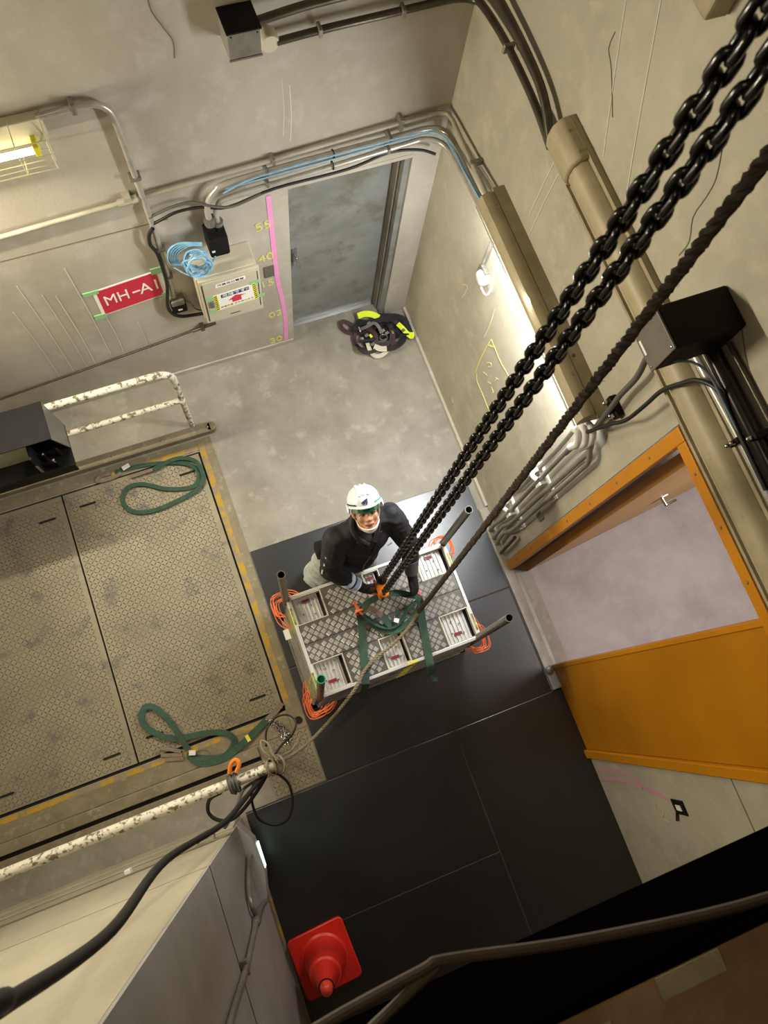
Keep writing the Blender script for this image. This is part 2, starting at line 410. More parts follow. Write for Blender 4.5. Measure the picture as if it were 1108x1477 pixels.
# joints, drips and cracks of the walls (parts)
def line_part(name, pts, w, m, parent, side, k=3, t=0.003):
    return obj(name, MB().ribbon(spl(pts, k), w, t, side), m, parent, smooth=0)
Y0, X0 = -0.001, -0.001
for pts in ([(-1.579, Y0, 3.40), (-1.58, Y0, 3.31), (-1.535, Y0, 3.196), (-1.514, Y0, 3.137), (-1.523, Y0, 3.05)],):
    line_part('crack', pts, 0.005, CRACK, wall_back, (0, 1, 0))
for x, z0, z1, w in ((-2.42, 0.62, 1.75, .006), (-2.55, 0.55, 1.5, .007), (-2.62, 0.5, 1.55, .005), (-2.33, 0.55, 1.1, .006), (-2.15, 0.5, .95, .005), (-2.72, .5, 1.7, .006), (-0.98, 2.35, 2.75, .006), (-1.02, 2.4, 2.8, .004), (-2.83, .5, 1.45, .005)):
    line_part('lime_drip', [(x, Y0, z1), (x + .006, Y0, (z0 + z1) / 2), (x - .004, Y0, z0)], w, DRIP, wall_back, (0, 1, 0))
for pts in ([(-1.008, 3.74), (-1.013, 3.67), (-1.073, 3.631), (-1.196, 3.51)],
            [(-1.711, 3.925), (-1.764, 3.837), (-1.778, 3.753), (-1.785, 3.652), (-1.837, 3.575), (-1.84, 3.488)],
            [(-2.22, 3.62), (-2.36, 3.55), (-2.50, 3.53)], [(-2.52, 3.30), (-2.60, 3.42), (-2.66, 3.52)]):
    line_part('crack', [(X0, y, z) for y, z in pts], 0.004, CRACK, wall_right, (1, 0, 0))
for a, b in (((-0.95, 3.95), (-1.25, 3.35)), ((-1.15, 4.0), (-1.5, 3.3)), ((-1.0, 3.2), (-0.98, 2.6)), ((-1.05, 3.0), (-1.04, 2.5)), ((-1.6, 2.8), (-1.62, 2.55))):
    line_part('lime_drip', [(X0, *a), (X0, (a[0] + b[0]) / 2 + .005, (a[1] + b[1]) / 2), (X0, *b)], 0.005, DRIP, wall_right, (1, 0, 0))
obj('wall_joint', MB().box(-0.002, 0.001, -6.6, -4.0, 2.032, 2.042).box(-0.002, 0.001, -2.20, -2.194, 1.1, 2.0), CRACK, wall_right, smooth=0)
obj('wall_joint', MB().box(-2.587, -2.584, -6.6, -3.46, 1.87, 1.886), INK, wall_side, smooth=0)
obj('wall_joint', MB().box(-5.5, -2.60, -3.462, -3.459, 1.88, 1.888), CRACK, wall_front, smooth=0)
obj('wall_joint', MB().box(-5.5, -1.75, -0.002, 0.001, 1.955, 1.962), CRACK, wall_back, smooth=0)
obj('wall_joint', MB().box(-1.45, -0.19, -0.004, 0.0, 1.955, 1.985), CONC_W, wall_back, smooth=0)
# sprayed and chalked marks (flat print on the walls)
obj('pink_line', MB().ribbon(spl([(-1.134, -.002, 1.938), (-1.129, -.002, 1.606), (-1.115, -.002, 1.029), (-1.09, -.002, .72), (-1.074, -.002, 0.4), (-1.079, -.002, 0.06)], 5), 0.034, .002, (0, 1, 0)), PINKP, wall_back, smooth=0)
for s, x, z, tl in (('55', -1.185, 1.66, 0.12), ('40', -1.185, 1.31, 0.1), ('15', -1.195, 0.985, 0.1), ('03', -1.15, 0.525, 0.09), ('30', -1.165, 0.11, 0.12)):
    text('chalk_number', s, 0.115, (x, -0.002, z), (1, 0, tl), (-tl, 0, 1), CHALK, wall_back)
CH = {'t': [(-0.649, 1.413), (-0.7, 1.475), (-0.712, 1.454), (-0.705, 1.377), (-0.697, 1.318)],
      'a1': [(-1.123, 1.486), (-1.115, 1.392), (-1.11, 1.175), (-1.122, 0.981)],
      'a2': [(-1.123, 1.486), (-1.179, 1.482), (-1.289, 1.476), (-1.411, 1.505), (-1.473, 1.476)],
      'a3': [(-1.115, 1.392), (-1.179, 1.482)],
      'd': [(-1.14, 1.001), (-1.172, 0.944), (-1.272, 0.942), (-1.413, 0.936), (-1.451, 0.986)],
      'u': [(-1.033, 1.721), (-1.053, 1.543), (-1.053, 1.388)],
      'c1': [(-1.179, 1.252), (-1.215, 1.316), (-1.23, 1.291), (-1.209, 1.249)], 'c2': [(-1.188, 1.123), (-1.236, 1.171)],
      'c3': [(-1.314, 1.29), (-1.347, 1.325)], 'c4': [(-1.325, 1.287), (-1.328, 1.252)], 'c5': [(-1.269, 1.13), (-1.304, 1.168)],
      'c6': [(-1.322, 1.154), (-1.361, 1.151), (-1.351, 1.121)]}
for k, p in CH.items():
    line_part('chalk_stroke', [(-0.002, y, z) for y, z in p], 0.007, CHALK if k in ('a1', 'a2', 'a3', 'd') else CHALKF, wall_right, (1, 0, 0), t=.002)
for n_, p in enumerate(([(-4.081, 0.09), (-4.079, 0.437), (-4.088, 0.722), (-4.157, 0.811), (-4.189, 1.052), (-4.226, 1.211)], [(-4.158, 0.06), (-4.136, 0.478), (-4.153, 0.748), (-4.165, 0.80)])):
    line_part('pink_line', [(-0.002 - .0025 * n_, y, z) for y, z in p], 0.03, PINKF, wall_right, (1, 0, 0), t=.002)
for p in ([(-4.251, 0.972), (-4.304, 0.982), (-4.347, 0.92), (-4.363, 1.004)], [(-4.286, 1.058), (-4.318, 1.086)], [(-4.26, .90), (-4.30, .87)]):
    line_part('chalk_stroke', [(-0.002, y, z) for y, z in p], 0.008, CHALKF, wall_right, (1, 0, 0), t=.002)

# grey door in its recess
door1 = obj('door_1', MB().box(-1.0, -0.245, 0.15, 0.19, 0.012, 1.955), DOORG, kind=S, smooth=0)
obj('door_frame', MB().box(-0.245, -0.19, 0.075, 0.19, 0, 1.955), DOORF, door1, smooth=0, bevel=.004)
obj('door_frame', MB().box(-0.232, -0.19, 0.02, 0.07, 0, 1.955), DOORG, door1, smooth=0, bevel=.003)
obj('door_frame', MB().box(-1.01, -0.999, 0.05, 0.19, 0, 1.955), DOORG, door1, smooth=0)
obj('threshold', MB().box(-1.0, -0.245, 0.12, 0.15, 0, 0.01), CHROME, door1, smooth=0)
h = obj('door_handle', MB().box(-0.955, -0.915, 0.142, 0.152, 0.93, 1.09), GREY, door1, smooth=0, bevel=.003)
obj('lever', MB().cap((-0.935, 0.145, 1.04), (-0.935, 0.10, 1.04), .011, .011, 10).cap((-0.935, 0.10, 1.04), (-0.92, 0.095, 0.93), .01, .009, 10), CHROME, h)

# yellow double door of the right wall
door2 = obj('door_2', MB().box(-0.03, 0.02, -2.455, -2.385, 0, 3.02), YEL, kind=S, smooth=0, bevel=.004)
obj('door_frame', MB().box(-0.03, 0.05, -3.935, -2.455, 2.945, 3.02), YEL, door2, smooth=0, bevel=.004)
obj('door_frame', MB().box(-0.03, 0.05, -3.995, -3.935, 0, 3.02), YEL, door2, smooth=0, bevel=.004)
obj('frame_edge', MB().box(-0.02, -0.0, -2.385, -2.376, 0, 3.03).box(-0.02, 0, -4.0, -2.376, 3.02, 3.03), GALV, door2, smooth=0)
sc = MB()
for z in (0.3, .7, 1.1, 1.5, 1.9, 2.3, 2.7): sc.ell((-0.031, -2.42, z), .004, .008, .008, nu=8, nv=5)
for y in (-2.6, -2.85, -3.1, -3.35, -3.6): sc.ell((-0.031, y, 2.985), .004, .008, .008, nu=8, nv=5)
obj('screw', sc, GALV, door2, kind='stuff')
leaf = obj('door_leaf', MB().box(-0.005, 0.04, -3.93, -3.292, 0.012, 2.94), YELD, door2, smooth=0, bevel=.003)
obj('leaf_edge', MB().box(-0.012, 0.045, -3.292, -3.262, 0.012, 2.94), YEL, leaf, smooth=0, bevel=.003)
L0, L1 = V((0.125, -2.508, 0)), V((1.85, -2.32, 0)); ld = (L1 - L0).normalized(); ln = V((ld.y, -ld.x, 0))
leaf2 = obj('door_leaf', MB().obox((L0 + L1) / 2 - ln * .03 + V((0, 0, 1.45)), ld * (L1 - L0).length / 2, ln * .03, (0, 0, 1.44)), YEL_LIT, door2, smooth=0, bevel=.003,
            label='tan lit yellow leaf standing open in the next room')
hp = L0 + ld * .80 + V((0, 0, .95))
hd = obj('door_handle', MB().cap(hp, hp + ln * .06, .012, .012, 10).cap(hp + ln * .06, hp + ln * .06 + ld * .09 + V((0, 0, -.01)), .011, .009, 10), CHROME, leaf2)
obj('lock_plate', MB().obox(hp + V((0, 0, -.03)), ld * .022, ln * .006, (0, 0, .09)), CHROME, hd, smooth=0)
obj('leaf_edge', MB().obox(L0 - ld * .006 - ln * .03 + V((0, 0, 1.45)), ld * .008, ln * .031, (0, 0, 1.44)), YELD, leaf2, smooth=0, bevel=.002)

# ================================================================== PIT COVER, FRAME, MATS
def treads(x0, x1, y0, y1, z, pitch, ln_, w, h):
    mb = MB(); nx = int((x1 - x0) / pitch); ny = int((y1 - y0) / pitch)
    for i in range(nx):
        for j in range(ny):
            cx, cy = x0 + pitch * (i + .5), y0 + pitch * (j + .5)
            a = math.radians(45 if (i + j) % 2 else -45)
            dx, dy = math.cos(a), math.sin(a)
            l, ww = ln_ / 2, w / 2
            p = [V((cx - dx * l, cy - dy * l, z)), V((cx - dy * ww, cy + dx * ww, z)), V((cx + dx * l, cy + dy * l, z)), V((cx + dy * ww, cy - dx * ww, z)), V((cx - dx * l * .5, cy - dy * l * .5, z + h)), V((cx + dx * l * .5, cy + dy * l * .5, z + h))]
            mb.add(p, [(0, 4, 1), (4, 5, 1), (5, 2, 1), (2, 5, 3), (5, 4, 3), (4, 0, 3)])
    return mb
PL = ((-3.155, -2.064), (-4.255, -3.167))
LB = ('rusty patched checker plate cover nearest the pipe-posted stack', 'checker plate cover at the left edge with broad pale stains')
SL = ([(-2.99, -.845), (-2.195, -.845), (-2.218, -2.70), (-3.0, -2.692)], [(-3.31, -.873), (-4.08, -.873), (-4.08, -2.724), (-3.323, -2.728)])
for (a, b), lb, sl in zip(PL, LB, SL):
    p = empty('checker_plate_cover', ((a + b) / 2, -1.775, -0.01), lb, 'floor plate', 'steel covers of the floor pit')
    obj('plate', MB().box(a, b, -2.838, -0.712, -0.012, 0.0), PLATE, p, smooth=0, bevel=.002)
    obj('tread_pattern', treads(a + .01, b - .01, -2.83, -.72, 0.0, .0275, .036, .009, .003), TREAD, p, kind='stuff', smooth=0)
    for x, y in sl:
        s_ = obj('lifting_slot', MB().prism([(x - .058, y - .008, 0.002), (x + .058, y - .008, 0.002), (x + .066, y, 0.002), (x + .058, y + .008, 0.002), (x - .058, y + .008, 0.002), (x - .066, y, .002)], (0, 0, .003)), DARKPIT, p, smooth=0)
# steel support ledge under the plates
obj('trim_4', MB().box(-4.27, -2.05, -2.86, -2.80, -0.06, -0.013).box(-4.27, -2.05, -.75, -0.70, -0.06, -0.013).box(-2.11, -2.05, -2.8, -.75, -.06, -.013).box(-3.20, -3.12, -2.8, -.75, -.06, -.013), DARKPIT, kind=S, smooth=0)
fr = empty('pit_frame', (-3.1, -1.8, 0), 'steel angle frame around the floor pit with worn yellow edge paint', 'frame')
obj('frame_bar', MB().box(-2.047, -1.935, -3.02, -0.60, 0.0, 0.006), FRAME, fr, smooth=0)
obj('frame_bar', MB().box(-4.3, -2.05, -3.02, -2.866, 0.0, 0.006), FRAME, fr, smooth=0)
obj('frame_bar', MB().box(-4.3, -2.05, -0.69, -0.60, 0.0, 0.006), FRAME, fr, smooth=0)
obj('yellow_stripe', MB().box(-2.046, -2.0, -2.82, -0.64, 0.006, 0.0075), YSTRIPE, fr, smooth=0)
obj('yellow_stripe', MB().box(-4.3, -2.05, -2.905, -2.868, 0.006, 0.0075), YSTRIPE, fr, smooth=0)
obj('yellow_stripe', MB().box(-2.75, -2.05, -0.688, -0.65, 0.006, 0.0075), YSTRIPE, fr, smooth=0)
# front gutter channel and corner checker plate
ch = empty('gutter_channel', (-3.3, -3.11, 0), 'long low steel gutter channel in front of the pit frame', 'channel')
obj('channel_side', MB().box(-4.6, -2.33, -3.105, -3.03, 0, 0.03), FRAME, ch, smooth=0, bevel=.004)
obj('channel_side', MB().box(-4.6, -2.33, -3.20, -3.135, 0, 0.02), FRAME, ch, smooth=0, bevel=.004)
obj('channel_bed', MB().box(-4.6, -2.33, -3.145, -3.085, 0, 0.003), DARKPIT, ch, smooth=0)
obj('manhole_mark', MB().tube([(-2.72 + .055 * math.cos(i * .2618), -2.965 + .055 * math.sin(i * .2618), .008) for i in range(24)], .004, 6, True), FRAME, fr)
cp = empty('corner_checker_plate', (-2.12, -3.2, 0), 'small dusty checker plate at the corner beside the black mats', 'floor plate')
obj('plate', MB().prism([(-2.32, -3.43, 0), (-1.938, -3.43, 0), (-1.938, -3.025, 0), (-2.32, -3.025, 0)], (0, 0, .006)), PLATE, cp, smooth=0)
obj('tread_pattern', treads(-2.31, -1.95, -3.42, -3.03, .006, .0275, .036, .009, .003), TREAD, cp, kind='stuff', smooth=0)
obj('post_hole', MB().lathe([(.024, .006), (.028, .0115), (.024, .0115)], (-1.985, -2.96, 0), 16), DARKPIT, cp)
# rubber mats
MT = [((-1.93, -0.08, -2.575, -1.622), 'black rubber mat under the worker and the stack, nearest the back wall'),
      ((-1.93, -0.08, -3.437, -2.583), 'wide black rubber mat right before the yellow door, under the stack front'),
      ((-0.905, 0.0, -5.3, -3.447), 'long black rubber mat running beside the wall under the yellow door'),
      ((-2.55, -0.915, -4.348, -3.447), 'black rubber mat between the corner checker plate and the cone'),
      ((-2.55, -0.915, -5.3, -4.356), 'black rubber mat carrying the red traffic cone')]
for (a, b, c, d), lb in MT:
    obj('rubber_mat', MB().box(a, b, c, d, 0.0, 0.007), MATB, None, lb, 'mat', 'black rubber mats on the floor', bevel=.003, smooth=0)
obj('trim_5', MB().box(-2.55, -0.0, -3.447, -3.437, 0, .003).box(-2.55, -.915, -4.356, -4.348, 0, .003).box(-.915, -.905, -5.3, -3.447, 0, .003).box(-1.93, -.08, -2.583, -2.575, 0, .003), SEAM, kind=S, smooth=0)
obj('trim_6', MB().box(-2.572, -2.552, -4.35, -3.75, 0, .006), YSTRIPE, kind=S, smooth=0)

# kerb rail and hand rails around the pit
k = empty('kerb_rail', (-3.2, -0.545, 0), 'low dusty steel kerb rail along the back of the pit, under the handrail', 'kerb')
kb = MB().box(-4.6, -1.90, -0.585, -0.505, 0, 0.07); kb.lathe([(.04, 0), (.04, .07)], (-1.90, -.545, 0), 20)
obj('kerb', kb, FRAME, k, bevel=.006)
bt = MB()
for x in (-1.93, -2.3, -2.7, -3.1): bt.ell((x, -.545, .07), .013, .013, .007, nu=10, nv=6)
obj('bolt', bt, GALV, k, kind='stuff')
hr = empty('handrail', (-2.6, -0.47, 0.0), 'white peeling pipe handrail along the back wall behind the pit', 'handrail')
obj('top_rail', MB().tube([(-4.6, -.47, 1.02), (-2.16, -.47, 1.02)] + [(-2.16 + .12 * math.sin(a), -.47, .90 + .12 * math.cos(a)) for a in (.3, .6, .9, 1.2, 1.5)] + [(-2.04, -.47, .8)], .026, 14), WHITEP, hr)
obj('mid_rail', MB().tube([(-4.6, -.47, .53), (-2.04, -.47, .53)], .022, 12), WHITEP, hr)
obj('rail_post', MB().tube([(-2.04, -.47, .86), (-2.04, -.47, 0)], .022, 12), WHITEP, hr)
obj('rail_post', MB().tube([(-3.8, -.47, 1.0), (-3.8, -.47, 0)], .022, 12), WHITEP, hr)
obj('elbow', MB().ell((-2.045, -.47, .53), .032, .032, .032, nu=12, nv=8).ell((-2.04, -.47, .82), .03, .03, .04, nu=12, nv=8), WHITEP, hr)
fr2 = empty('handrail', (-3.2, -3.17, 0.0), 'bright white peeling pipe rail in front of the front wall, roped at its end', 'handrail')
obj('top_rail', MB().tube([(-4.6, -3.185, 1.0), (-2.20, -3.168, 1.0)], .032, 16), WHITEP, fr2)
obj('rail_post', MB().tube([(-2.225, -3.168, 1.0), (-2.225, -3.168, 0)], .024, 12), WHITEP, fr2)
obj('rail_post', MB().tube([(-4.3, -3.18, 1.0), (-4.3, -3.18, 0)], .024, 12), WHITEP, fr2)

# upper floor with its edge beam, painted black for its unlit face
up = obj('floor_upper', MB().box(-2.58, 0.0, -6.6, -3.66, 4.36, 4.405), BROWNP, kind=S, smooth=0)
obj('trim_7', MB().box(-2.58, -0.0, -3.68, -3.645, 3.98, 4.40).box(-2.58, 0, -3.78, -3.645, 3.97, 3.985), BEAM, kind=S, smooth=0)
for x0, x1, y0, y1 in ((-1.45, -1.31, -3.70, -3.66), (-1.72, -1.56, -3.73, -3.69)):
    obj('tape_strip', MB().box(x0, x1, y0, y1, 4.405, 4.409), BRASS, up, smooth=0)
bp = empty('bent_pipe', (-1.8, -3.5, 4.2), 'out of focus bent brown pipe with a brace in front of the black beam', 'pipe')
obj('rail_pipe', MB().tube(spl([(-2.35, -3.555, 4.34), (-2.075, -3.515, 4.34), (-1.86, -3.50, 4.34), (-1.80, -3.502, 4.34), (-1.52, -3.575, 4.34), (-1.13, -3.64, 4.36), (-.7, -3.65, 4.38)], 5), .0115, 10), BROWNR, bp)
obj('brace_pipe', MB().tube([(-1.815, -3.502, 4.335), (-1.97, -3.552, 4.335), (-2.25, -3.65, 4.335)], .011, 10), BROWNR, bp)
# ================================================================== WALL FITTINGS
def tube_thing(name, pts, r, m, label, cat, k=5, n=10, group=None):
    return obj(name, MB().tube(spl(pts, k) if k else pts, r, n), m, None, label, cat, group, smooth=60)
# --- caged lamp on the back wall
lp = empty('caged_wall_lamp', (-2.75, -0.05, 2.85), 'lit fluorescent lamp in a wire cage high on the back wall', 'lamp')
obj('lamp_housing', MB().prism([(-3.6, -0.0, 2.80), (-3.6, -.05, 2.80), (-3.6, -.07, 2.86), (-3.6, -.05, 2.94), (-3.6, 0, 2.94)], (1.42, 0, 0)), LAMPB, lp, smooth=0, bevel=.006)
obj('lamp_tube', MB().cap((-3.5, -.115, 2.83), (-2.27, -.115, 2.83), .016, .016, 12), TUBE, lp)
obj('lamp_socket', MB().box(-2.262, -2.235, -.14, -.04, 2.80, 2.87), STY, lp, smooth=0, bevel=.005)
g = MB()
for z, y in ((2.92, -.16), (2.86, -.185), (2.80, -.185), (2.74, -.16), (2.74, -.10), (2.74, -.04)):
    g.tube([(-3.6, y, z), (-2.19, y, z)], .0028, 5)
for i in range(10):
    x = -2.19 - i * .14
    g.tube([(x, -.03, 2.94), (x, -.16, 2.92), (x, -.185, 2.86), (x, -.185, 2.80), (x, -.16, 2.74), (x, -.03, 2.74)], .0028, 5)
for y in (-.16, -.115, -.075): g.tube([(-2.19, y, 2.74), (-2.19, y, 2.92)], .0028, 5)
obj('wire_guard', g, GUARD, lp)
# --- conduit from the lamp to the socket
c = empty('lamp_conduit', (-1.9, -.03, 1.2), 'grey conduit bending down from the caged lamp to a small socket', 'conduit')
obj('conduit', MB().tube(spl([(-2.2, -.035, 2.93), (-2.021, -.035, 2.94), (-1.937, -.035, 2.932), (-1.884, -.035, 2.885), (-1.866, -.035, 2.786), (-1.858, -.035, 2.49), (-1.851, -.035, 2.21), (-1.847, -.035, 1.97), (-1.85, -.035, 1.6), (-1.858, -.035, 1.20)], 5), .017, 10), PIPE, c, smooth=60)
for p, ax in (((-2.03, -.035, 2.94), 0), ((-1.86, -.035, 2.40), 2), ((-1.85, -.035, 1.75), 2), ((-1.853, -.035, 1.45), 2)):
    b = MB().box(p[0] - (.012 if ax == 0 else .032), p[0] + (.012 if ax == 0 else .032), -.056, 0, p[2] - (.032 if ax == 0 else .012), p[2] + (.032 if ax == 0 else .012))
    obj('saddle_clip', b, GALV, c, smooth=0, bevel=.006)
# --- socket
s = empty('wall_socket', (-1.835, -.03, 1.0), 'small black wall socket under the conduit left of the panel box', 'socket')
obj('socket_body', MB().box(-1.895, -1.79, -.065, 0, 1.02, 1.12), BLKBOX, s, smooth=0, bevel=.012)
obj('socket_cap', MB().box(-1.89, -1.795, -.07, 0, 1.12, 1.185), GALV, s, smooth=0, bevel=.012)
obj('label_tag', MB().box(-1.855, -1.825, -.068, -.064, 1.06, 1.075), WHITE, s, smooth=0)
# --- MH-A1 sign
sg = empty('location_sign', (-2.11, 0, 1.17), 'red sign with white letters MH-A1 taped to the back wall', 'sign')
def sp(u, v, y): # bilinear on the hand-taped sheet, u right, v up
    a = V((-2.346, y, 1.150)).lerp(V((-1.881, y, 1.208)), u); b = V((-2.340, y, 1.446)).lerp(V((-1.885, y, 1.495)), u)
    return a.lerp(b, v)
obj('sheet', MB().prism([sp(0, 0, -.004), sp(1, 0, -.004), sp(1, 1, -.004), sp(0, 1, -.004)], (0, .004, 0)), SIGNW, sg, smooth=0)
obj('red_field', MB().prism([sp(.05, .035, -.0055), sp(.93, .035, -.0055), sp(.93, .965, -.0055), sp(.05, .965, -.0055)], (0, .0015, 0)), SIGNR, sg, smooth=0)
text('lettering', 'MH', .155, sp(.29, .5, -.0062), (1, 0, .115), (0, 0, 1), SIGNW, sg, .001, .74)
text('lettering', 'A1', .155, sp(.785, .5, -.0062), (1, 0, .115), (0, 0, 1), SIGNW, sg, .001, .82)
obj('lettering', MB().prism([sp(.52, .475, -.007), sp(.635, .475, -.007), sp(.635, .525, -.007), sp(.52, .525, -.007)], (0, .0015, 0)), SIGNW, sg, smooth=0)
for u, v, w, hh in ((-.03, .0, .08, .05), (.96, 1.0, .09, .06), (.98, -.01, .07, .05), (-.02, .97, .10, .035)):
    p = sp(u, v, -.0065)
    obj('green_tape', MB().box(p.x - w / 2, p.x + w / 2, -.0075, 0, p.z - hh / 2, p.z + hh / 2), TAPEG, sg, smooth=0)
# --- panel box with sticker
pb = empty('panel_box', (-1.49, -0.1, 1.03), 'beige electrical panel box with warning sticker under blue cable coil', 'panel box')
obj('case', MB().box(-1.70, -1.295, -.175, 0, 1.05, 1.55), BOXB, pb, smooth=0, bevel=.006)
lid = obj('lid', MB().box(-1.69, -1.285, -.20, -.175, 1.02, 1.545), BOXB, pb, smooth=0, bevel=.006)
obj('door', MB().box(-1.668, -1.307, -.204, -.2, 1.045, 1.52), BOXB, lid, smooth=0, bevel=.003)
obj('lid_groove', MB().box(-1.676, -1.672, -.2025, -.199, 1.05, 1.50).box(-1.303, -1.299, -.2025, -.199, 1.08, 1.50), INK, lid, smooth=0)
obj('latch', MB().box(-1.648, -1.62, -.214, -.203, 1.225, 1.30), GREYBOX, lid, smooth=0, bevel=.003)
obj('vent_slot', MB().box(-1.522, -1.45, -.2055, -.203, 1.074, 1.082), INK, lid, smooth=0)
F = -.2045
obj('name_strip', MB().prism([(-1.587, F - .001, 1.440), (-1.383, F - .001, 1.457), (-1.382, F - .001, 1.492), (-1.582, F - .001, 1.478)], (0, .0015, 0)), SIGNW, lid, smooth=0)
text('name_text', '作業用分電盤', .027, (-1.484, F - .0015, 1.467), (1, 0, .07), (0, 0, 1), INK, lid, .0005, 1.12)
st = [(-1.612, 1.161), (-1.312, 1.183), (-1.323, 1.379), (-1.614, 1.356)]
obj('sticker', MB().prism([(x, F - .001, z) for x, z in st], (0, .0015, 0)), SIGNW, lid, smooth=0)
def stp(u, v, d=.0016):
    a = V((st[0][0], 0, st[0][1])).lerp(V((st[1][0], 0, st[1][1])), u); b = V((st[3][0], 0, st[3][1])).lerp(V((st[2][0], 0, st[2][1])), u)
    p = a.lerp(b, v); return V((p.x, F - d, p.z))
def stq(u0, u1, v0, v1, m, n, d=.0016, sk=0):
    return obj(n, MB().prism([stp(u0, v0, d), stp(u1, v0, d), stp(u1 + sk, v1, d), stp(u0 + sk, v1, d)], (0, .001, 0)), m, lid, smooth=0)
stq(0, .085, 0, 1, STY, 'sticker_band'); stq(.915, 1, 0, 1, STY, 'sticker_band')
hz = MB()
for u in (.01, .925):
    for i in range(8):
        v = .05 + i * .118
        hz.prism([stp(u, v, .002), stp(u + .065, v + .04, .002), stp(u + .065, v + .095, .002), stp(u, v + .055, .002)], (0, .0006, 0))
obj('hazard_stripe', hz, INK, lid, kind='stuff', smooth=0)
for i in range(5):
    stq(.17 + i * .135, .295 + i * .135, .72, .92, NAVY if i > 1 else INK, 'title_block')
text('title_text', '危険です!!', .034, stp(.51, .815, .0022), (1, 0, .075), (0, 0, 1), SIGNW, lid, .0004, 1.2)
obj('red_arrow', MB().prism([stp(.3, .45, .002), stp(.5, .66, .002), stp(.74, .55, .002), stp(.62, .52, .002), stp(.62, .27, .002), stp(.40, .27, .002), stp(.40, .45, .002)], (0, .0008, 0)), STR, lid, smooth=0)
obj('yellow_line', MB().prism([stp(.15, .03, .002), stp(.88, .03, .002), stp(.88, .06, .002), stp(.15, .06, .002)], (0, .0006, 0)), STY, lid, smooth=0)
text('foot_text', '感電注意 手を触れるな', .020, stp(.5, .15, .002), (1, 0, .075), (0, 0, 1), mat('ochre_ink', '#9b8f1c', .6), lid, .0004, 1.15)
for u, v in ((-.07, .9), (-.05, .06), (1.04, .12), (.98, 1.06)):
    p = stp(u, v, .001)
    obj('green_tape', MB().box(p.x - .035, p.x + .035, p.y, p.y + .001, p.z - .02, p.z + .02), TAPEG, lid, smooth=0)
# --- black junction box over the panel box, its two pipes
jb = empty('black_junction_box', (-1.50, -.07, 1.66), 'black junction box fed by two pipes just above the panel box', 'junction box')
obj('box', MB().box(-1.565, -1.44, -.14, 0, 1.67, 1.84), BLKBOX, jb, smooth=0, bevel=.012)
obj('label_tag', MB().box(-1.553, -1.533, -.143, -.139, 1.73, 1.745), WHITE, jb, smooth=0)
obj('gland', MB().tube([(-1.52, -.06, 1.84), (-1.52, -.06, 1.90)], .026, 12), BLKBOX, jb)
obj('gland', MB().tube([(-1.475, -.06, 1.84), (-1.475, -.06, 1.90)], .026, 12), BLKBOX, jb)
obj('flange', MB().tube([(-1.52, -.06, 1.90), (-1.52, -.06, 1.96)], .034, 12).tube([(-1.475, -.06, 1.885), (-1.475, -.06, 1.91)], .034, 12), GALV, jb)
# --- conduits along back and right wall into the hood
def clip(p, half, par): return obj('saddle_clip', MB().box(p[0] - half[0], p[0] + half[0], p[1] - half[1], p[1] + half[1], p[2] - half[2], p[2] + half[2]), GALV, par, smooth=0, bevel=.005)
c1 = empty('conduit', (-1.3, -.03, 2.2), 'long beige conduit, topmost of the run along the back wall', 'conduit', 'conduits along the back wall')
obj('pipe', MB().tube([(-4.2, -.03, 2.12), (-1.93, -.03, 2.232), (-1.2, -.03, 2.268), (-.32, -.03, 2.318), (-.10, -.03, 2.325), (-.045, -.055, 2.328), (-.04, -.12, 2.34), (-.06, -.4, 2.375), (-.095, -.80, 2.445)], .014, 10), PIPEB, c1, smooth=60)
obj('coupling', MB().tube([(-1.99, -.03, 2.229), (-1.88, -.03, 2.235)], .024, 10).box(-1.955, -1.915, -.05, 0, 2.20, 2.275), PIPEB, c1, smooth=40)
clip((-.33, -.03, 2.318), (.012, .03, .045), c1); clip((-.04, -.45, 2.382), (.04, .012, .02), c1); clip((-1.1, -.03, 2.275), (.01, .028, .025), c1)
c2 = empty('conduit', (-1.0, -.05, 2.0), 'grey pipe second from the top, curving up from the black junction box', 'conduit', 'conduits along the back wall')
obj('pipe', MB().tube(spl([(-1.52, -.06, 1.93), (-1.52, -.06, 2.03), (-1.50, -.06, 2.11), (-1.45, -.06, 2.18), (-1.371, -.06, 2.215), (-.919, -.06, 2.235), (-.322, -.06, 2.248), (-.17, -.065, 2.255), (-.09, -.10, 2.262), (-.06, -.20, 2.27), (-.08, -.45, 2.31), (-.115, -.80, 2.40)], 5), .019, 12), PIPE, c2, smooth=60)
c3 = empty('conduit', (-1.0, -.05, 1.9), 'grey pipe third from the top above the grey door lintel', 'conduit', 'conduits along the back wall')
obj('pipe', MB().tube(spl([(-1.475, -.06, 1.90), (-1.475, -.06, 1.98), (-1.455, -.06, 2.04), (-1.385, -.06, 2.09), (-.92, -.06, 2.122), (-.312, -.06, 2.165), (-.18, -.07, 2.18), (-.10, -.12, 2.19), (-.065, -.22, 2.20), (-.075, -.40, 2.25), (-.13, -.80, 2.395)], 5), .017, 12), PIPE, c3, smooth=60)
for cc, zz in ((c2, 2.238), (c3, 2.142)):
    clip((-1.15, -.04, zz - .012), (.010, .040, .022), cc); clip((-.40, -.04, zz + .012), (.010, .040, .022), cc)
    obj('cable_tie', MB().tube([(-.75 + .0, -.06 + .024 * math.cos(a * .5236), zz + .0 + .024 * math.sin(a * .5236)) for a in range(12)], .004, 5, True), CAB, cc)
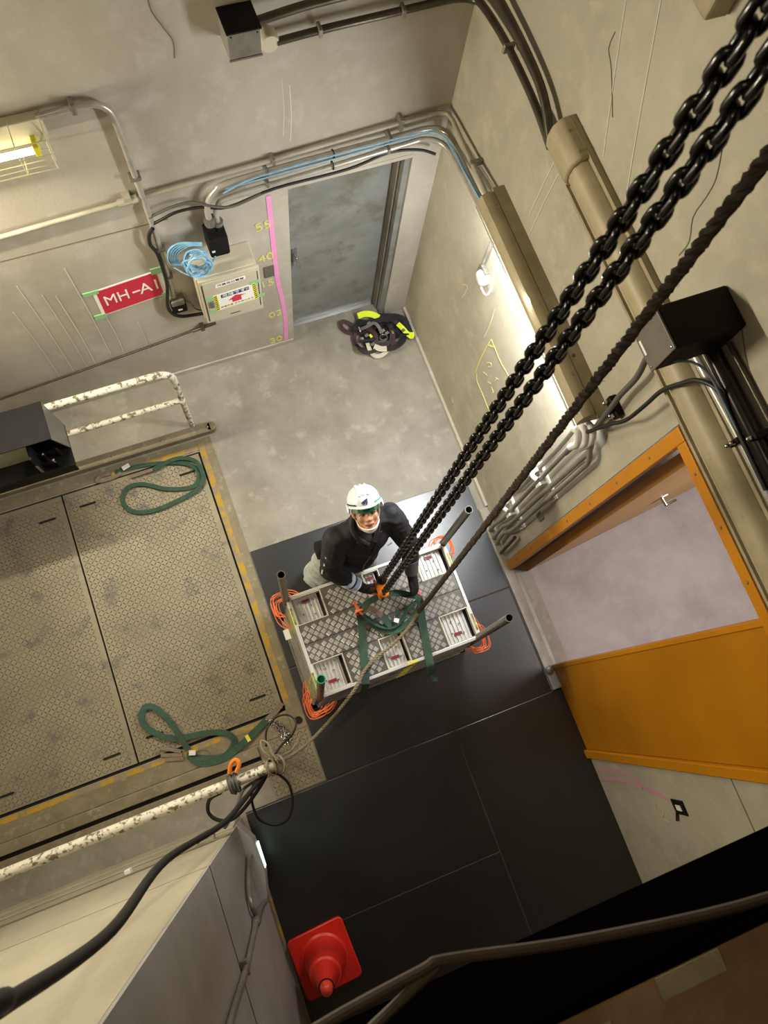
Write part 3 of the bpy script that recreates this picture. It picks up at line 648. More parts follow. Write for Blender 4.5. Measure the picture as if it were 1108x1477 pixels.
bc = obj('blue_cable', MB().tube(spl([(-1.42, -.10, 2.19), (-1.25, -.09, 2.235), (-.9, -.088, 2.255), (-.55, -.088, 2.262), (-.3, -.09, 2.272), (-.15, -.12, 2.285), (-.09, -.25, 2.30), (-.105, -.5, 2.355), (-.12, -.8, 2.43)], 5), .005, 6)
    .tube(spl([(-1.40, -.085, 2.20), (-1.2, -.095, 2.222), (-.7, -.095, 2.24), (-.3, -.095, 2.25), (-.12, -.13, 2.27), (-.11, -.4, 2.335), (-.13, -.8, 2.43)], 5), .004, 6), CABBL, None, 'thin blue cables tied along the second pipe above the grey door', 'cable', smooth=60)
tube_thing('black_cable', [(-1.858, -.035, 1.99), (-1.80, -.05, 2.03), (-1.693, -.05, 2.066), (-1.553, -.05, 2.055), (-1.40, -.09, 2.05), (-1.10, -.05, 2.055), (-.65, -.05, 2.06), (-.39, -.05, 2.115), (-.20, -.07, 2.10), (-.09, -.09, 2.05)], .009, CAB, 'black cable sagging under the pipes above the grey door', 'cable')
tube_thing('black_cable', [(-1.855, -.045, 2.07), (-1.711, -.045, 2.112), (-1.60, -.045, 2.11), (-1.50, -.085, 2.09), (-1.38, -.10, 2.06), (-1.2, -.09, 2.09)], .008, CABG, 'short dark cable arching from lamp conduit to the pipe bend', 'cable')
tube_thing('black_cable', [(-1.851, -.06, 1.99), (-1.882, -.05, 1.93), (-1.895, -.05, 1.839), (-1.872, -.05, 1.734), (-1.868, -.06, 1.57), (-1.875, -.06, 1.39), (-1.915, -.05, 1.132), (-1.90, -.05, 1.02), (-1.85, -.05, .955), (-1.78, -.05, .93), (-1.66, -.06, .925), (-1.5, -.08, .95), (-1.40, -.09, .985), (-1.345, -.1, 1.02), (-1.34, -.1, 1.05)], .012, CAB, 'thick black cable looping around the socket and under the panel box', 'cable')
tube_thing('grey_cable', [(-1.79, -.05, 1.14), (-1.76, -.06, 1.10), (-1.74, -.06, 1.02), (-1.70, -.05, .96), (-1.66, -.04, .93)], .005, CABG, 'thin grey cable from the socket down behind the panel box', 'cable')
tube_thing('wall_cable', [(-4.2, -.015, .33), (-3.3, -.015, .45), (-2.5, -.015, .55), (-2.0, -.015, .62), (-1.68, -.015, .672)], .008, PIPED, 'thin dark conduit running low across the back wall to the left', 'conduit')
obj('wall_cable', MB().tube([(-1.80, -.02, .655), (-1.62, -.03, .70)], .013, 8).box(-1.74, -1.71, -.04, 0, .65, .71), PIPED, None, 'short dark pipe stub under the panel box', 'conduit')
ck = empty('blue_cable_coil', (-1.68, -.12, 1.56), 'bright blue cable coil lying on the panel box', 'cable')
rnd = random.Random(3)
for j in range(7):
    cx, cz, rx, rz = (-1.66 + rnd.uniform(-.012, .012), 1.70 + rnd.uniform(-.015, .015), .075 + rnd.uniform(-.012, .015), .10 + rnd.uniform(-.02, .015))
    obj('loop', MB().tube([(cx + rx * math.cos(a * .349), -.16 + .035 * math.sin(a * .349 + j) + rnd.uniform(-.004, .004), cz - .01 + rz * math.sin(a * .349)) for a in range(18)], .006, 6, True), CABBL, ck)
for j in range(5):
    o_ = .012 * j
    obj('loop', MB().tube(spl([(-1.60, -.12, 1.80 + o_ * .5), (-1.68 - o_, -.10, 1.80 + o_), (-1.755 - o_, -.09, 1.74 + o_), (-1.765 - o_, -.09, 1.66), (-1.72, -.11, 1.60 + o_ * .6), (-1.66, -.12, 1.60)], 5), .006, 6), CABBL, ck)
obj('loop', MB().tube(spl([(-1.80, -.07, 1.58), (-1.72, -.14, 1.555), (-1.62, -.16, 1.57), (-1.54, -.15, 1.70)], 5), .005, 6), CABBL, ck)
# --- small dark cover plate on the wall
obj('blank_plate', MB().box(-1.208, -1.135, -.008, 0, 1.068, 1.20), GREYBOX, None, 'small dark square plate on back wall beside the pink line', 'plate', bevel=.002, smooth=0)
# --- upper box and its pipes
ub = empty('upper_junction_box', (-1.23, -.1, 3.11), 'galvanised box with a dark top high on the back wall', 'junction box')
obj('box', MB().box(-1.30, -1.15, -.15, 0, 3.112, 3.255), GALV, ub, smooth=0, bevel=.003)
obj('box_top', MB().box(-1.305, -1.145, -.155, 0, 3.255, 3.262), BLKBOX, ub, smooth=0)
obj('box_rim', MB().box(-1.303, -1.147, -.153, -.15, 3.112, 3.122), GREYBOX, ub, smooth=0)
obj('fitting', MB().lathe([(.048, 0), (.05, .05), (.044, .062), (.0005, .066)], (-1.085, 0, 3.07), 22, Matrix(((1, 0, 0), (0, 0, -1), (0, 1, 0)))), LAMPB, ub)
for x in (-1.285, -1.165): obj('screw', MB().ell((x, -.151, 3.24), .005, .004, .005, nu=8, nv=5), INK, ub)
u1 = tube_thing('upper_conduit', [(-1.15, -.08, 3.225), (-.895, -.07, 3.245), (-.5, -.07, 3.26), (-.25, -.07, 3.27), (-.10, -.10, 3.27), (-.06, -.22, 3.262), (-.05, -.55, 3.262), (-.05, -.80, 3.235), (-.07, -1.0, 3.15)], .021, PIPED, 'upper dark conduit from the galvanised box around the corner', 'conduit')
u2 = empty('upper_conduit', (-.7, -.05, 3.05), 'lower dark conduit from the galvanised box around the corner to the right', 'conduit')
obj('pipe', MB().tube(spl([(-1.05, -.05, 3.067), (-.808, -.05, 3.08), (-.495, -.05, 3.086), (-.281, -.05, 3.09), (-.14, -.055, 3.092), (-.07, -.09, 3.10), (-.05, -.16, 3.12), (-.05, -.416, 3.155), (-.05, -.75, 3.15), (-.07, -1.0, 3.14)], 5), .019, 12), PIPED, u2, smooth=60)
for p in ((-.84, -.05, 3.08), (-.42, -.05, 3.087)): clip(p, (.010, .028, .024), u2)
clip((-.05, -.45, 3.156), (.028, .010, .024), u2)
# --- long upper cover on the right wall
ud = empty('cable_cover', (-.08, -2.0, 3.0), 'tan rounded cable cover high on the right wall, from the pipes to the yellow door', 'cable cover')
prof = [(0, 3.13), (-.05, 3.132), (-.08, 3.165), (-.09, 3.205), (-.085, 3.25), (-.06, 3.28), (0, 3.29)]
obj('cover', MB().prism([(x, -1.16, z) for x, z in prof], (0, -2.9, 0)), HOOD, ud, smooth=50)
prof2 = [(0, 3.11), (-.06, 3.115), (-.095, 3.155), (-.107, 3.21), (-.10, 3.265), (-.07, 3.305), (0, 3.315)]
obj('end_cap', MB().prism([(x, -.985, z) for x, z in prof2], (0, -.22, 0)), HOOD, ud, smooth=50, bevel=.012)
obj('cover_lip', MB().box(-.03, 0, -4.05, -1.0, 3.29, 3.312).box(-.08, -.065, -4.05, -1.2, 3.118, 3.135), BRASS, ud, smooth=0)
for y, z in ((-1.06, 3.31), (-1.17, 3.31)): obj('screw', MB().ell((-.06, y, z - .002), .008, .008, .005, nu=8, nv=5), GALV, ud)
# --- long lower cover with the lamp under it
cv = empty('lamp_hood', (-.08, -1.4, 2.2), 'long tan hood over a lit lamp on the right wall, pipes entering it', 'lamp')
obj('hood', MB().prism([(0, -.72, 2.375), (-.14, -.72, 2.38), (-.152, -.72, 2.405), (-.152, -.72, 2.445), (-.14, -.72, 2.48), (-.10, -.72, 2.495), (0, -.72, 2.46)], (0, -1.36, 0)), HOOD, cv, smooth=45)
obj('hood_lip', MB().box(-.07, 0, -2.10, -.70, 2.475, 2.49), BRASS, cv, smooth=0)
obj('hood_edge', MB().box(-.157, -.149, -2.08, -.72, 2.378, 2.388), WHITE, cv, smooth=0)
obj('lamp_tube', MB().cap((-.10, -.80, 2.358), (-.10, -2.0, 2.358), .011, .011, 10), TUBEW, cv)
for y in (-1.55, -1.75): obj('rivet', MB().ell((-.05, y, 2.49), .01, .012, .008, nu=8, nv=5), PIPED, cv)
# --- outlet hanging under the hood
ol = empty('round_outlet', (-.03, -.83, 1.75), 'round white outlet on the right wall below the hood end', 'socket')
obj('outlet_body', MB().lathe([(.05, 0), (.052, .03), (.042, .05), (.03, .055)], (-0.0, -.84, 1.80), 20, Matrix(((0, 0, -1), (0, 1, 0), (1, 0, 0)))), WHITE, ol)
obj('back_box', MB().box(-.03, 0, -.86, -.77, 1.77, 1.87), GALV, ol, smooth=0, bevel=.006)
obj('stem', MB().tube([(-.02, -.79, 1.86), (-.02, -.80, 2.27)], .011, 8), GALV, ol)
obj('tail_cable', MB().tube(spl([(-.04, -.88, 1.76), (-.04, -.95, 1.78), (-.04, -.97, 1.9), (-.04, -.93, 2.05), (-.04, -.92, 2.24)], 5), .006, 6), CABW, ol)
obj('wall_plug', MB().lathe([(.03, 0), (.03, .006), (.024, .008)], (0, -1.022, .231), 16, Matrix(((0, 0, -1), (0, 1, 0), (1, 0, 0)))), BRASS, None, 'small round tan plug low on the right wall beyond the mats', 'wall plug')
# --- grey box on the right wall above the yellow door
gb = empty('grey_junction_box', (-.15, -2.16, 3.45), 'large dark grey junction box above the yellow door', 'junction box')
obj('box', MB().box(-.294, 0, -2.243, -2.07, 3.455, 3.645), BLKBOX, gb, smooth=0, bevel=.01)
obj('front_cover', MB().box(-.302, -.294, -2.243, -2.072, 3.452, 3.647), GREYBOX, gb, smooth=0, bevel=.002)
for y, z in ((-2.228, 3.63), (-2.228, 3.47), (-2.088, 3.63)): obj('screw', MB().ell((-.3025, y, z), .003, .005, .005, nu=8, nv=5), CHROME, gb)
obj('name_tag', MB().box(-.3045, -.302, -2.18, -2.12, 3.468, 3.482), WHITE, gb, smooth=0)
# --- black pipes running on beyond the box
for dz, dx, r, lb in ((3.475, -.05, .034, 'thick black pipe along the right wall beyond the grey box'),):
    tube_thing('black_pipe', [(dx, -2.20, dz), (dx, -2.5, dz), (dx, -3.3, dz), (dx, -4.1, dz)], r, mat('black_pipe', '#2a2823', .22, metal=.6), lb, 'pipe', 0, 14)
tube_thing('grey_pipe', [(-.05, -2.20, 3.376), (-.05, -2.56, 3.392), (-.05, -3.2, 3.395), (-.05, -4.0, 3.395)], .02, PIPE, 'bright thin pipe lying beside the tan cover above the yellow door', 'pipe', 0, 12)
tube_thing('grey_pipe', [(-.014, -2.25, 3.53), (-.014, -2.6, 3.535), (-.014, -3.3, 3.54), (-.014, -4.0, 3.54)], .011, PIPED, 'thin dark pipe, highest on the right wall beyond the grey box', 'pipe', 0, 10)
pc = empty('pipe_clamp', (-.1, -2.6, 3.33), 'black clamp bracket holding the pipes right of the grey box', 'clamp')
obj('clamp_bar', MB().box(-.10, 0, -2.625, -2.60, 3.50, 3.545), BLKBOX, pc, smooth=0, bevel=.006)
obj('clamp_bar', MB().box(-.085, 0, -2.60, -2.575, 3.355, 3.42), BLKBOX, pc, smooth=0, bevel=.006)
for y, z, x in ((-2.612, 3.522, -.10), (-2.588, 3.40, -.085), (-2.588, 3.37, -.085)): obj('bolt', MB().cap((x, y, z), (x - .014, y, z), .009, .009, 8), CHROME, pc)
tube_thing('thin_cable', [(-.23, -2.243, 3.50), (-.18, -2.28, 3.53), (-.13, -2.34, 3.51), (-.10, -2.45, 3.47), (-.085, -2.6, 3.445), (-.08, -2.75, 3.44), (-.08, -3.3, 3.44)], .005, CABS, 'thin bluish cable curving from grey box onto the pipes', 'cable')
# --- drop pipes below the hood / box on the right wall
tube_thing('drop_cable', [(-.20, -2.09, 3.456), (-.10, -2.075, 3.2), (-.06, -2.073, 3.066), (-.06, -2.099, 2.944), (-.06, -2.101, 2.757), (-.06, -2.113, 2.615), (-.06, -2.125, 2.412), (-.06, -2.115, 2.214), (-.06, -2.108, 1.95)], .014, CABG, 'grey cable bundle from the grey box down to the pipes beside the door', 'cable')
tube_thing('black_cable', [(-.08, -2.10, 2.25), (-.10, -2.135, 2.40), (-.10, -2.188, 2.626), (-.10, -2.229, 2.778), (-.10, -2.24, 2.975), (-.105, -2.245, 3.145), (-.11, -2.281, 3.30), (-.11, -2.32, 3.41), (-.10, -2.40, 3.475), (-.085, -2.52, 3.45), (-.08, -2.8, 3.435)], .010, CAB, 'black cable swinging from the drop pipes up to the pipe clamp', 'cable')
DP = [([(-.04, -2.03, 2.20), (-.04, -2.04, 1.88), (-.04, -2.035, 1.35), (-.04, -2.03, 1.0), (-.05, -2.0, .80), (-.045, -2.0, .45), (-.045, -2.03, .015)], .016, 'drop pipe farthest from the yellow door, kinked above the floor'),
      ([(-.06, -2.10, 2.28), (-.06, -2.10, 1.75), (-.06, -2.105, .95), (-.06, -2.11, .5), (-.055, -2.09, .2), (-.055, -2.10, .015)], .017, 'second drop pipe from the corner beside the yellow door'),
      ([(-.05, -2.06, 2.26), (-.05, -2.14, 2.29), (-.05, -2.19, 2.22), (-.05, -2.195, 2.07), (-.05, -2.185, 1.47), (-.05, -2.175, .6), (-.05, -2.15, .35), (-.055, -2.17, .015)], .016, 'third drop pipe, bending out of the hood end'),
      ([(-.05, -2.08, 2.20), (-.055, -2.17, 2.235), (-.055, -2.235, 2.16), (-.055, -2.24, 2.0), (-.055, -2.235, 1.4), (-.05, -2.225, .55), (-.05, -2.195, .32), (-.05, -2.22, .015)], .016, 'drop pipe nearest the yellow door jamb')]
for pts, r, lb in DP: tube_thing('drop_pipe', pts, r, PIPEG, lb, 'conduit', 5, 10, 'drop pipes beside the yellow door')
tube_thing('drop_pipe', [(-.045, -2.28, .5), (-.045, -2.29, .3), (-.045, -2.30, .02)], .014, PIPED, 'short dark pipe stub at the foot of the yellow door jamb', 'conduit')
for z, lb in ((1.42, 'upper white pipe bracket on the drop pipes'), (.66, 'lower white pipe bracket on the drop pipes')):
    b = empty('pipe_bracket', (-.03, -2.1, z), lb, 'bracket')
    obj('bracket_bar', MB().box(-.03, 0, -2.26, -2.0, z - .03, z + .03), WHITE, b, smooth=0, bevel=.004)
    obj('bracket_hook', MB().tube(spl([(-.03, -2.04, z + .03), (-.085, -2.045, z + .03), (-.1, -2.07, z + .03), (-.085, -2.1, z + .03)], 4), .016, 8), WHITE, b)
    obj('bracket_tab', MB().box(-.085, -.03, -2.145, -2.125, z - .04, z + .04), WHITE, b, smooth=0, bevel=.003)
obj('hood_end_cables', MB().tube(spl([(-.10, -2.07, 2.33), (-.10, -2.12, 2.36), (-.09, -2.16, 2.28), (-.08, -2.14, 2.15)], 4), .02, 8).tube(spl([(-.07, -2.07, 2.35), (-.07, -2.13, 2.38), (-.07, -2.17, 2.30), (-.07, -2.15, 2.15)], 4), .02, 8).tube(spl([(-.125, -2.07, 2.30), (-.12, -2.10, 2.32), (-.11, -2.14, 2.24), (-.10, -2.12, 2.12)], 4), .02, 8), CABW, None, 'white cable bundle bending out of the hood end', 'cable', smooth=60)
wc = empty('wall_clamp', (-.03, -2.11, 2.56), 'small black wall clamp with two bolts below the grey box', 'clamp')
obj('clamp_bar', MB().box(-.04, 0, -2.16, -2.05, 2.56, 2.62), BLKBOX, wc, smooth=0, bevel=.005)
for y in (-2.07, -2.14): obj('bolt', MB().cap((-.04, y, 2.59), (-.06, y, 2.59), .012, .012, 8), CHROME, wc)
obj('blank_tab', MB().box(-.012, 0, -2.30, -2.24, 1.0, 1.1), GALV, None, 'small tan tab plate between drop pipes and the yellow jamb', 'plate', smooth=0, bevel=.003)
obj('ceiling_bracket', MB().box(-.09, 0, -1.44, -1.26, 4.19, 4.27), BRASS, None, 'tan bracket at the top of the right wall by the chain', 'bracket', smooth=0, bevel=.01)
# --- socket under the yellow door
so = empty('floor_socket', (0, -4.24, 1.18), 'small black framed socket low on the wall under the yellow door', 'socket')
obj('socket_frame', MB().box(-.012, 0, -4.285, -4.195, 1.19, 1.335), BLKBOX, so, smooth=0, bevel=.004)
obj('socket_face', MB().box(-.016, -.012, -4.258, -4.225, 1.235, 1.30), WHITE, so, smooth=0)
obj('tail', MB().tube([(-.01, -4.28, 1.20), (-.012, -4.33, 1.16)], .008, 6), CAB, so)
# --- kerb anchor cap
obj('anchor_cap', MB().lathe([(.028, 0.03), (.03, .05), (.018, .06), (.0001, .062)], (-.045, -3.285, 0), 14), GALV, None, 'small steel anchor cap on the sill kerb by the yellow leaf', 'anchor')
# --- exit light low on the side wall with its conduit
ex = empty('guide_light', (-2.53, -3.68, .2), 'grey wedge shaped guide light with a lit greenish strip, low on the side wall', 'lamp')
obj('housing', MB().prism([(-2.585, -3.45, .22), (-2.51, -3.585, .22), (-2.50, -3.81, .22), (-2.535, -3.95, .22), (-2.585, -3.97, .22)], (0, 0, .22)), GREYL, ex, smooth=0, bevel=.004)
obj('light_strip', MB().box(-2.506, -2.496, -3.79, -3.62, .24, .34), EXITG, ex, smooth=0, bevel=.003)
wp = empty('wall_conduit', (-2.56, -3.9, 1.0), 'grey conduit coming down the side wall to the guide light', 'conduit')
obj('pipe', MB().tube(spl([(-2.56, -3.94, 3.6), (-2.56, -3.94, 2.6), (-2.56, -3.955, 1.86), (-2.56, -3.945, 1.3), (-2.56, -3.93, .95), (-2.55, -3.95, .6), (-2.55, -3.97, .42)], 5), .016, 10), PIPEG, wp, smooth=60)
obj('pipe', MB().tube(spl([(-2.56, -3.93, .98), (-2.56, -3.85, 1.05), (-2.56, -3.77, .95), (-2.56, -3.69, .60), (-2.555, -3.66, .47), (-2.55, -3.68, .42)], 5), .015, 10), PIPEG, wp, smooth=60)
obj('tee_fitting', MB().cap((-2.56, -3.935, .90), (-2.56, -3.94, 1.08), .026, .026, 10), GALV, wp)
obj('saddle_clip', MB().box(-2.585, -2.55, -3.99, -3.92, 1.83, 1.86), GALV, wp, smooth=0, bevel=.004)
# small white clip and shackle on the front wall
obj('cable_clip', MB().box(-3.27, -3.23, -3.475, -3.435, .66, .72), WHITE, None, 'small white cable clip on the front wall', 'clip', smooth=0, bevel=.006)
obj('wall_shackle', MB().tube(spl([(-2.80, -3.45, .72), (-2.80, -3.41, .73), (-2.74, -3.40, .72), (-2.70, -3.41, .71), (-2.70, -3.46, .72)], 4), .008, 8).tube([(-2.69, -3.42, .66), (-2.69, -3.42, .76)], .008, 8).tube([(-2.81, -3.43, .68), (-2.81, -3.43, .76)], .008, 8), GALV, None, 'small steel shackle on the front wall below the black cable', 'shackle')
# --- black sheet metal housing at the left above the pit
bb = empty('black_housing', (-3.1, -.7, 0), 'black sheet metal housing with an open pale front, by the left edge', 'housing')
obj('top_plate', MB().box(-3.6, -2.875, -.775, -.505, 1.19, 1.20), BLKBOX, bb, smooth=0)
obj('back_plate', MB().box(-3.6, -2.875, -.515, -.505, .82, 1.19), BLKBOX, bb, smooth=0)
obj('pale_panel', MB().box(-3.6, -3.06, -.70, -.688, .80, 1.14), mat('pale_green_panel', '#b9bca0', .6, c2='#a6ab92', scale=9), bb, smooth=0)
obj('bottom_plate', MB().box(-3.6, -2.845, -.835, -.52, .80, .81), BLKBOX, bb, smooth=0)
obj('end_plate', MB().prism([(-2.883, -.775, 1.19), (-2.883, -.505, 1.19), (-2.855, -.52, .81), (-2.855, -.70, .81)], (.008, 0, 0)), GREY, bb, smooth=0)
obj('front_plate', MB().box(-3.6, -2.845, -.845, -.835, .74, .85), BLKBOX, bb, smooth=0)
obj('divider', MB().box(-3.06, -3.048, -.83, -.70, .81, 1.10), BLKBOX, bb, smooth=0)
obj('divider_edge', MB().box(-3.062, -3.046, -.835, -.83, .81, .98), GREY, bb, smooth=0)
for x, y in ((-3.01, -.74), (-2.955, -.80), (-2.92, -.73)): obj('bolt', MB().cap((x, y, .81), (x, y, .93), .016, .011, 10), CHROME if y < -.735 else BLKBOX, bb)
obj('mounting_clamp', MB().box(-3.5, -3.44, -.505, -.44, .985, 1.055).box(-3.0, -2.94, -.505, -.44, .985, 1.055), BLKBOX, bb, smooth=0, bevel=.004)
# ================================================================== CONE
cn = empty('traffic_cone', (-2.333, -4.53, 0.007), 'red traffic cone standing on the black mat by the side wall', 'cone')
a = math.radians(3)
def rotc(x, y, z): return V((-2.333 + x * math.cos(a) - y * math.sin(a), -4.53 + x * math.sin(a) + y * math.cos(a), z))
rc = .035; hb = .205
poly = []
for cx, cy, a0 in ((hb - rc, hb - rc, 0), (-hb + rc, hb - rc, 90), (-hb + rc, -hb + rc, 180), (hb - rc, -hb + rc, 270)):
    for k in range(5):
        t = math.radians(a0 + k * 22.5); poly.append(rotc(cx + rc * math.cos(t), cy + rc * math.sin(t), .007))
obj('cone_base', MB().prism(poly, (0, 0, .035)), CONE, cn, bevel=.008)
obj('cone_body', MB().lathe([(.165, .04), (.165, .055), (.150, .065), (.146, .085), (.095, .36), (.105, .365), (.105, .375), (.09, .385), (.046, .60), (.052, .605), (.05, .62)], (-2.333, -4.53, 0), 36), CONE, cn, smooth=40)
obj('cone_tip', MB().lathe([(.045, .60), (.045, .625), (.04, .64), (.037, .69), (.02, .708), (.0002, .712)], (-2.333, -4.53, 0), 28), mat('cone_tip_red', '#ea4a34', .35), cn, smooth=40)
obj('tip_ring', MB().tube([(-2.333 + .047 * math.cos(i * .2618), -4.53 + .047 * math.sin(i * .2618), .632) for i in range(24)], .004, 6, True), INK, cn)

# ================================================================== HARNESS ON THE FLOOR
hs = empty('safety_harness', (-.30, -.18, 0), 'black safety harness heap with neon yellow pads in the corner by the grey door', 'harness')
rnd = random.Random(11)
def strap(name, pts, w, m, tilt=(0, 0, 1), t=.006): return obj(name, MB().ribbon(spl(pts, 6), w, t, tilt), m, hs, smooth=40)
hb_ = MB()
for i in range(7):
    x, y = -.30 + rnd.uniform(-.13, .16), -.19 + rnd.uniform(-.10, .09)
    hb_.ell((x, y, .035), .07, .06, .04, nu=12, nv=8)
remesh('padding', hb_, HARB, hs, .012, 3)
strap('strap', [(-.40, -.10, .03), (-.48, -.05, .05), (-.56, .02, .05), (-.59, -.02, .04), (-.55, -.09, .04), (-.46, -.13, .06), (-.38, -.16, .08)], .032, HARM, (0, -.5, 1))
strap('strap', [(-.42, -.16, .09), (-.50, -.13, .06), (-.53, -.20, .04), (-.50, -.27, .05), (-.44, -.30, .06), (-.40, -.32, .04)], .032, HARM, (.4, 0, 1))
strap('strap', [(-.40, -.13, .10), (-.36, -.2, .11), (-.37, -.28, .09), (-.38, -.33, .05)], .04, HARM)
strap('strap', [(-.20, -.16, .09), (-.21, -.23, .11), (-.23, -.30, .09), (-.22, -.36, .04)], .045, HARM)
strap('strap', [(-.45, -.02, .06), (-.38, -.08, .10), (-.30, -.10, .12), (-.22, -.10, .12), (-.13, -.14, .09), (-.08, -.17, .06)], .05, HARB)
strap('strap', [(-.30, -.03, .08), (-.20, -.06, .08), (-.10, -.10, .08), (-.05, -.15, .06), (-.06, -.24, .05)], .05, HARB)
strap('strap', [(-.33, -.33, .05), (-.24, -.35, .07), (-.14, -.31, .05), (-.10, -.25, .05)], .05, HARB)
rh_ = random.Random(31)
for i in range(12):
    cx, cy = -.30 + rh_.uniform(-.15, .18), -.18 + rh_.uniform(-.12, .11); a0 = rh_.uniform(0, 6.3); r0 = rh_.uniform(.04, .10)
    pts = [(cx + r0 * math.cos(a0 + k * .9) * (1 + .4 * rh_.random()), cy + r0 * math.sin(a0 + k * .9) * .8, .05 + .05 * rh_.random() + .02 * (k % 2)) for k in range(5)]
    strap('strap', pts, rh_.choice((.022, .03, .04)), rh_.choice((HARB, HARB, HARB, HARM)), (rh_.uniform(-.5, .5), rh_.uniform(-.5, .5), 1))
for i in range(6):
    cx, cy = -.30 + rh_.uniform(-.16, .2), -.2 + rh_.uniform(-.1, .1)
    obj('buckle', MB().obox((cx, cy, .115 + .02 * rh_.random()), (.016, .005, 0), (-.004, .012, 0), (0, 0, .003)), rh_.choice((CHROME, GALV)), hs, smooth=0, bevel=.002)
strap('neon_pad', [(-.43, .01, .085), (-.38, .0, .11), (-.32, -.03, .12), (-.27, -.07, .105)], [.05, .065, .055, .05][0], HIVIS, (0, -.4, 1), .012)
strap('neon_pad', [(-.135, -.17, .10), (-.115, -.22, .105), (-.085, -.28, .09), (-.055, -.305, .07), (-.045, -.27, .08)], .04, HIVIS, (-.3, -.2, 1), .012)
strap('neon_tag', [(-.405, -.20, .12), (-.395, -.23, .12)], .022, HIVIS)
strap('cream_webbing', [(-.44, -.25, .08), (-.44, -.33, .07), (-.40, -.365, .03), (-.34, -.37, .035), (-.29, -.35, .05)], .034, CREAM, (0, -.5, 1))
strap('cream_webbing', [(-.40, -.30, .09), (-.35, -.335, .08), (-.30, -.345, .07)], .045, CREAM, (0, -.5, 1))
strap('grey_lanyard', [(-.46, -.12, .10), (-.41, -.13, .13), (-.34, -.12, .14), (-.31, -.16, .13), (-.305, -.22, .12)], .028, GREY, (0, 0, 1))
obj('metal_ring', MB().tube([(-.303 + .032 * math.cos(i * .314), -.262 + .032 * math.sin(i * .314), .125 - .01 * math.sin(i * .314)) for i in range(20)], .005, 7, True), CHROME, hs)
obj('buckle', MB().box(-.485, -.455, -.235, -.185, .07, .09).box(-.22, -.20, -.25, -.22, .11, .12).box(-.475, -.46, -.15, -.10, .095, .115), CHROME, hs, smooth=0, bevel=.004)

# ================================================================== STACK OF PLATFORMS
st_ = empty('pipe_post_base', (-1.2, -2.525, 0), 'low steel base frame with four tall scaffold pipe posts at the corners of the stack', 'base')
obj('base_frame', MB().box(-1.87, -.62, -2.24, -2.19, .007, .09).box(-1.87, -.62, -2.93, -2.88, .007, .09).box(-1.87, -1.81, -2.93, -2.19, .03, .09).box(-.68, -.62, -2.93, -2.19, .03, .09), POST, st_, smooth=0, bevel=.005)
for x, y, tx, ty in ((-1.80, -2.175, -1.795, -2.165), (-.615, -2.165, -.61, -2.165), (-.632, -2.89, -.63, -2.85), (-1.795, -2.895, -1.775, -2.80)):
    p = obj('post', MB().hollow((x, y, .03), (tx, ty, 1.58), .0248, .0205, 24, .5), POST, st_, smooth=40)
    p['label'] = 'pipe post with green painted end' if (x < -1 and y < -2.5) else 'upright scaffold pipe post'
    obj('pipe_bore', MB().lathe([(.0203, 1.30), (.0203, 1.302)], (tx, ty, 0), 20), DARKPIT, p)
    if x < -1 and y < -2.5:
        obj('painted_end', MB().hollow((tx, ty, 1.52), (tx, ty, 1.582), .0255, .0198, 24, .05), GREENC, p, smooth=40)
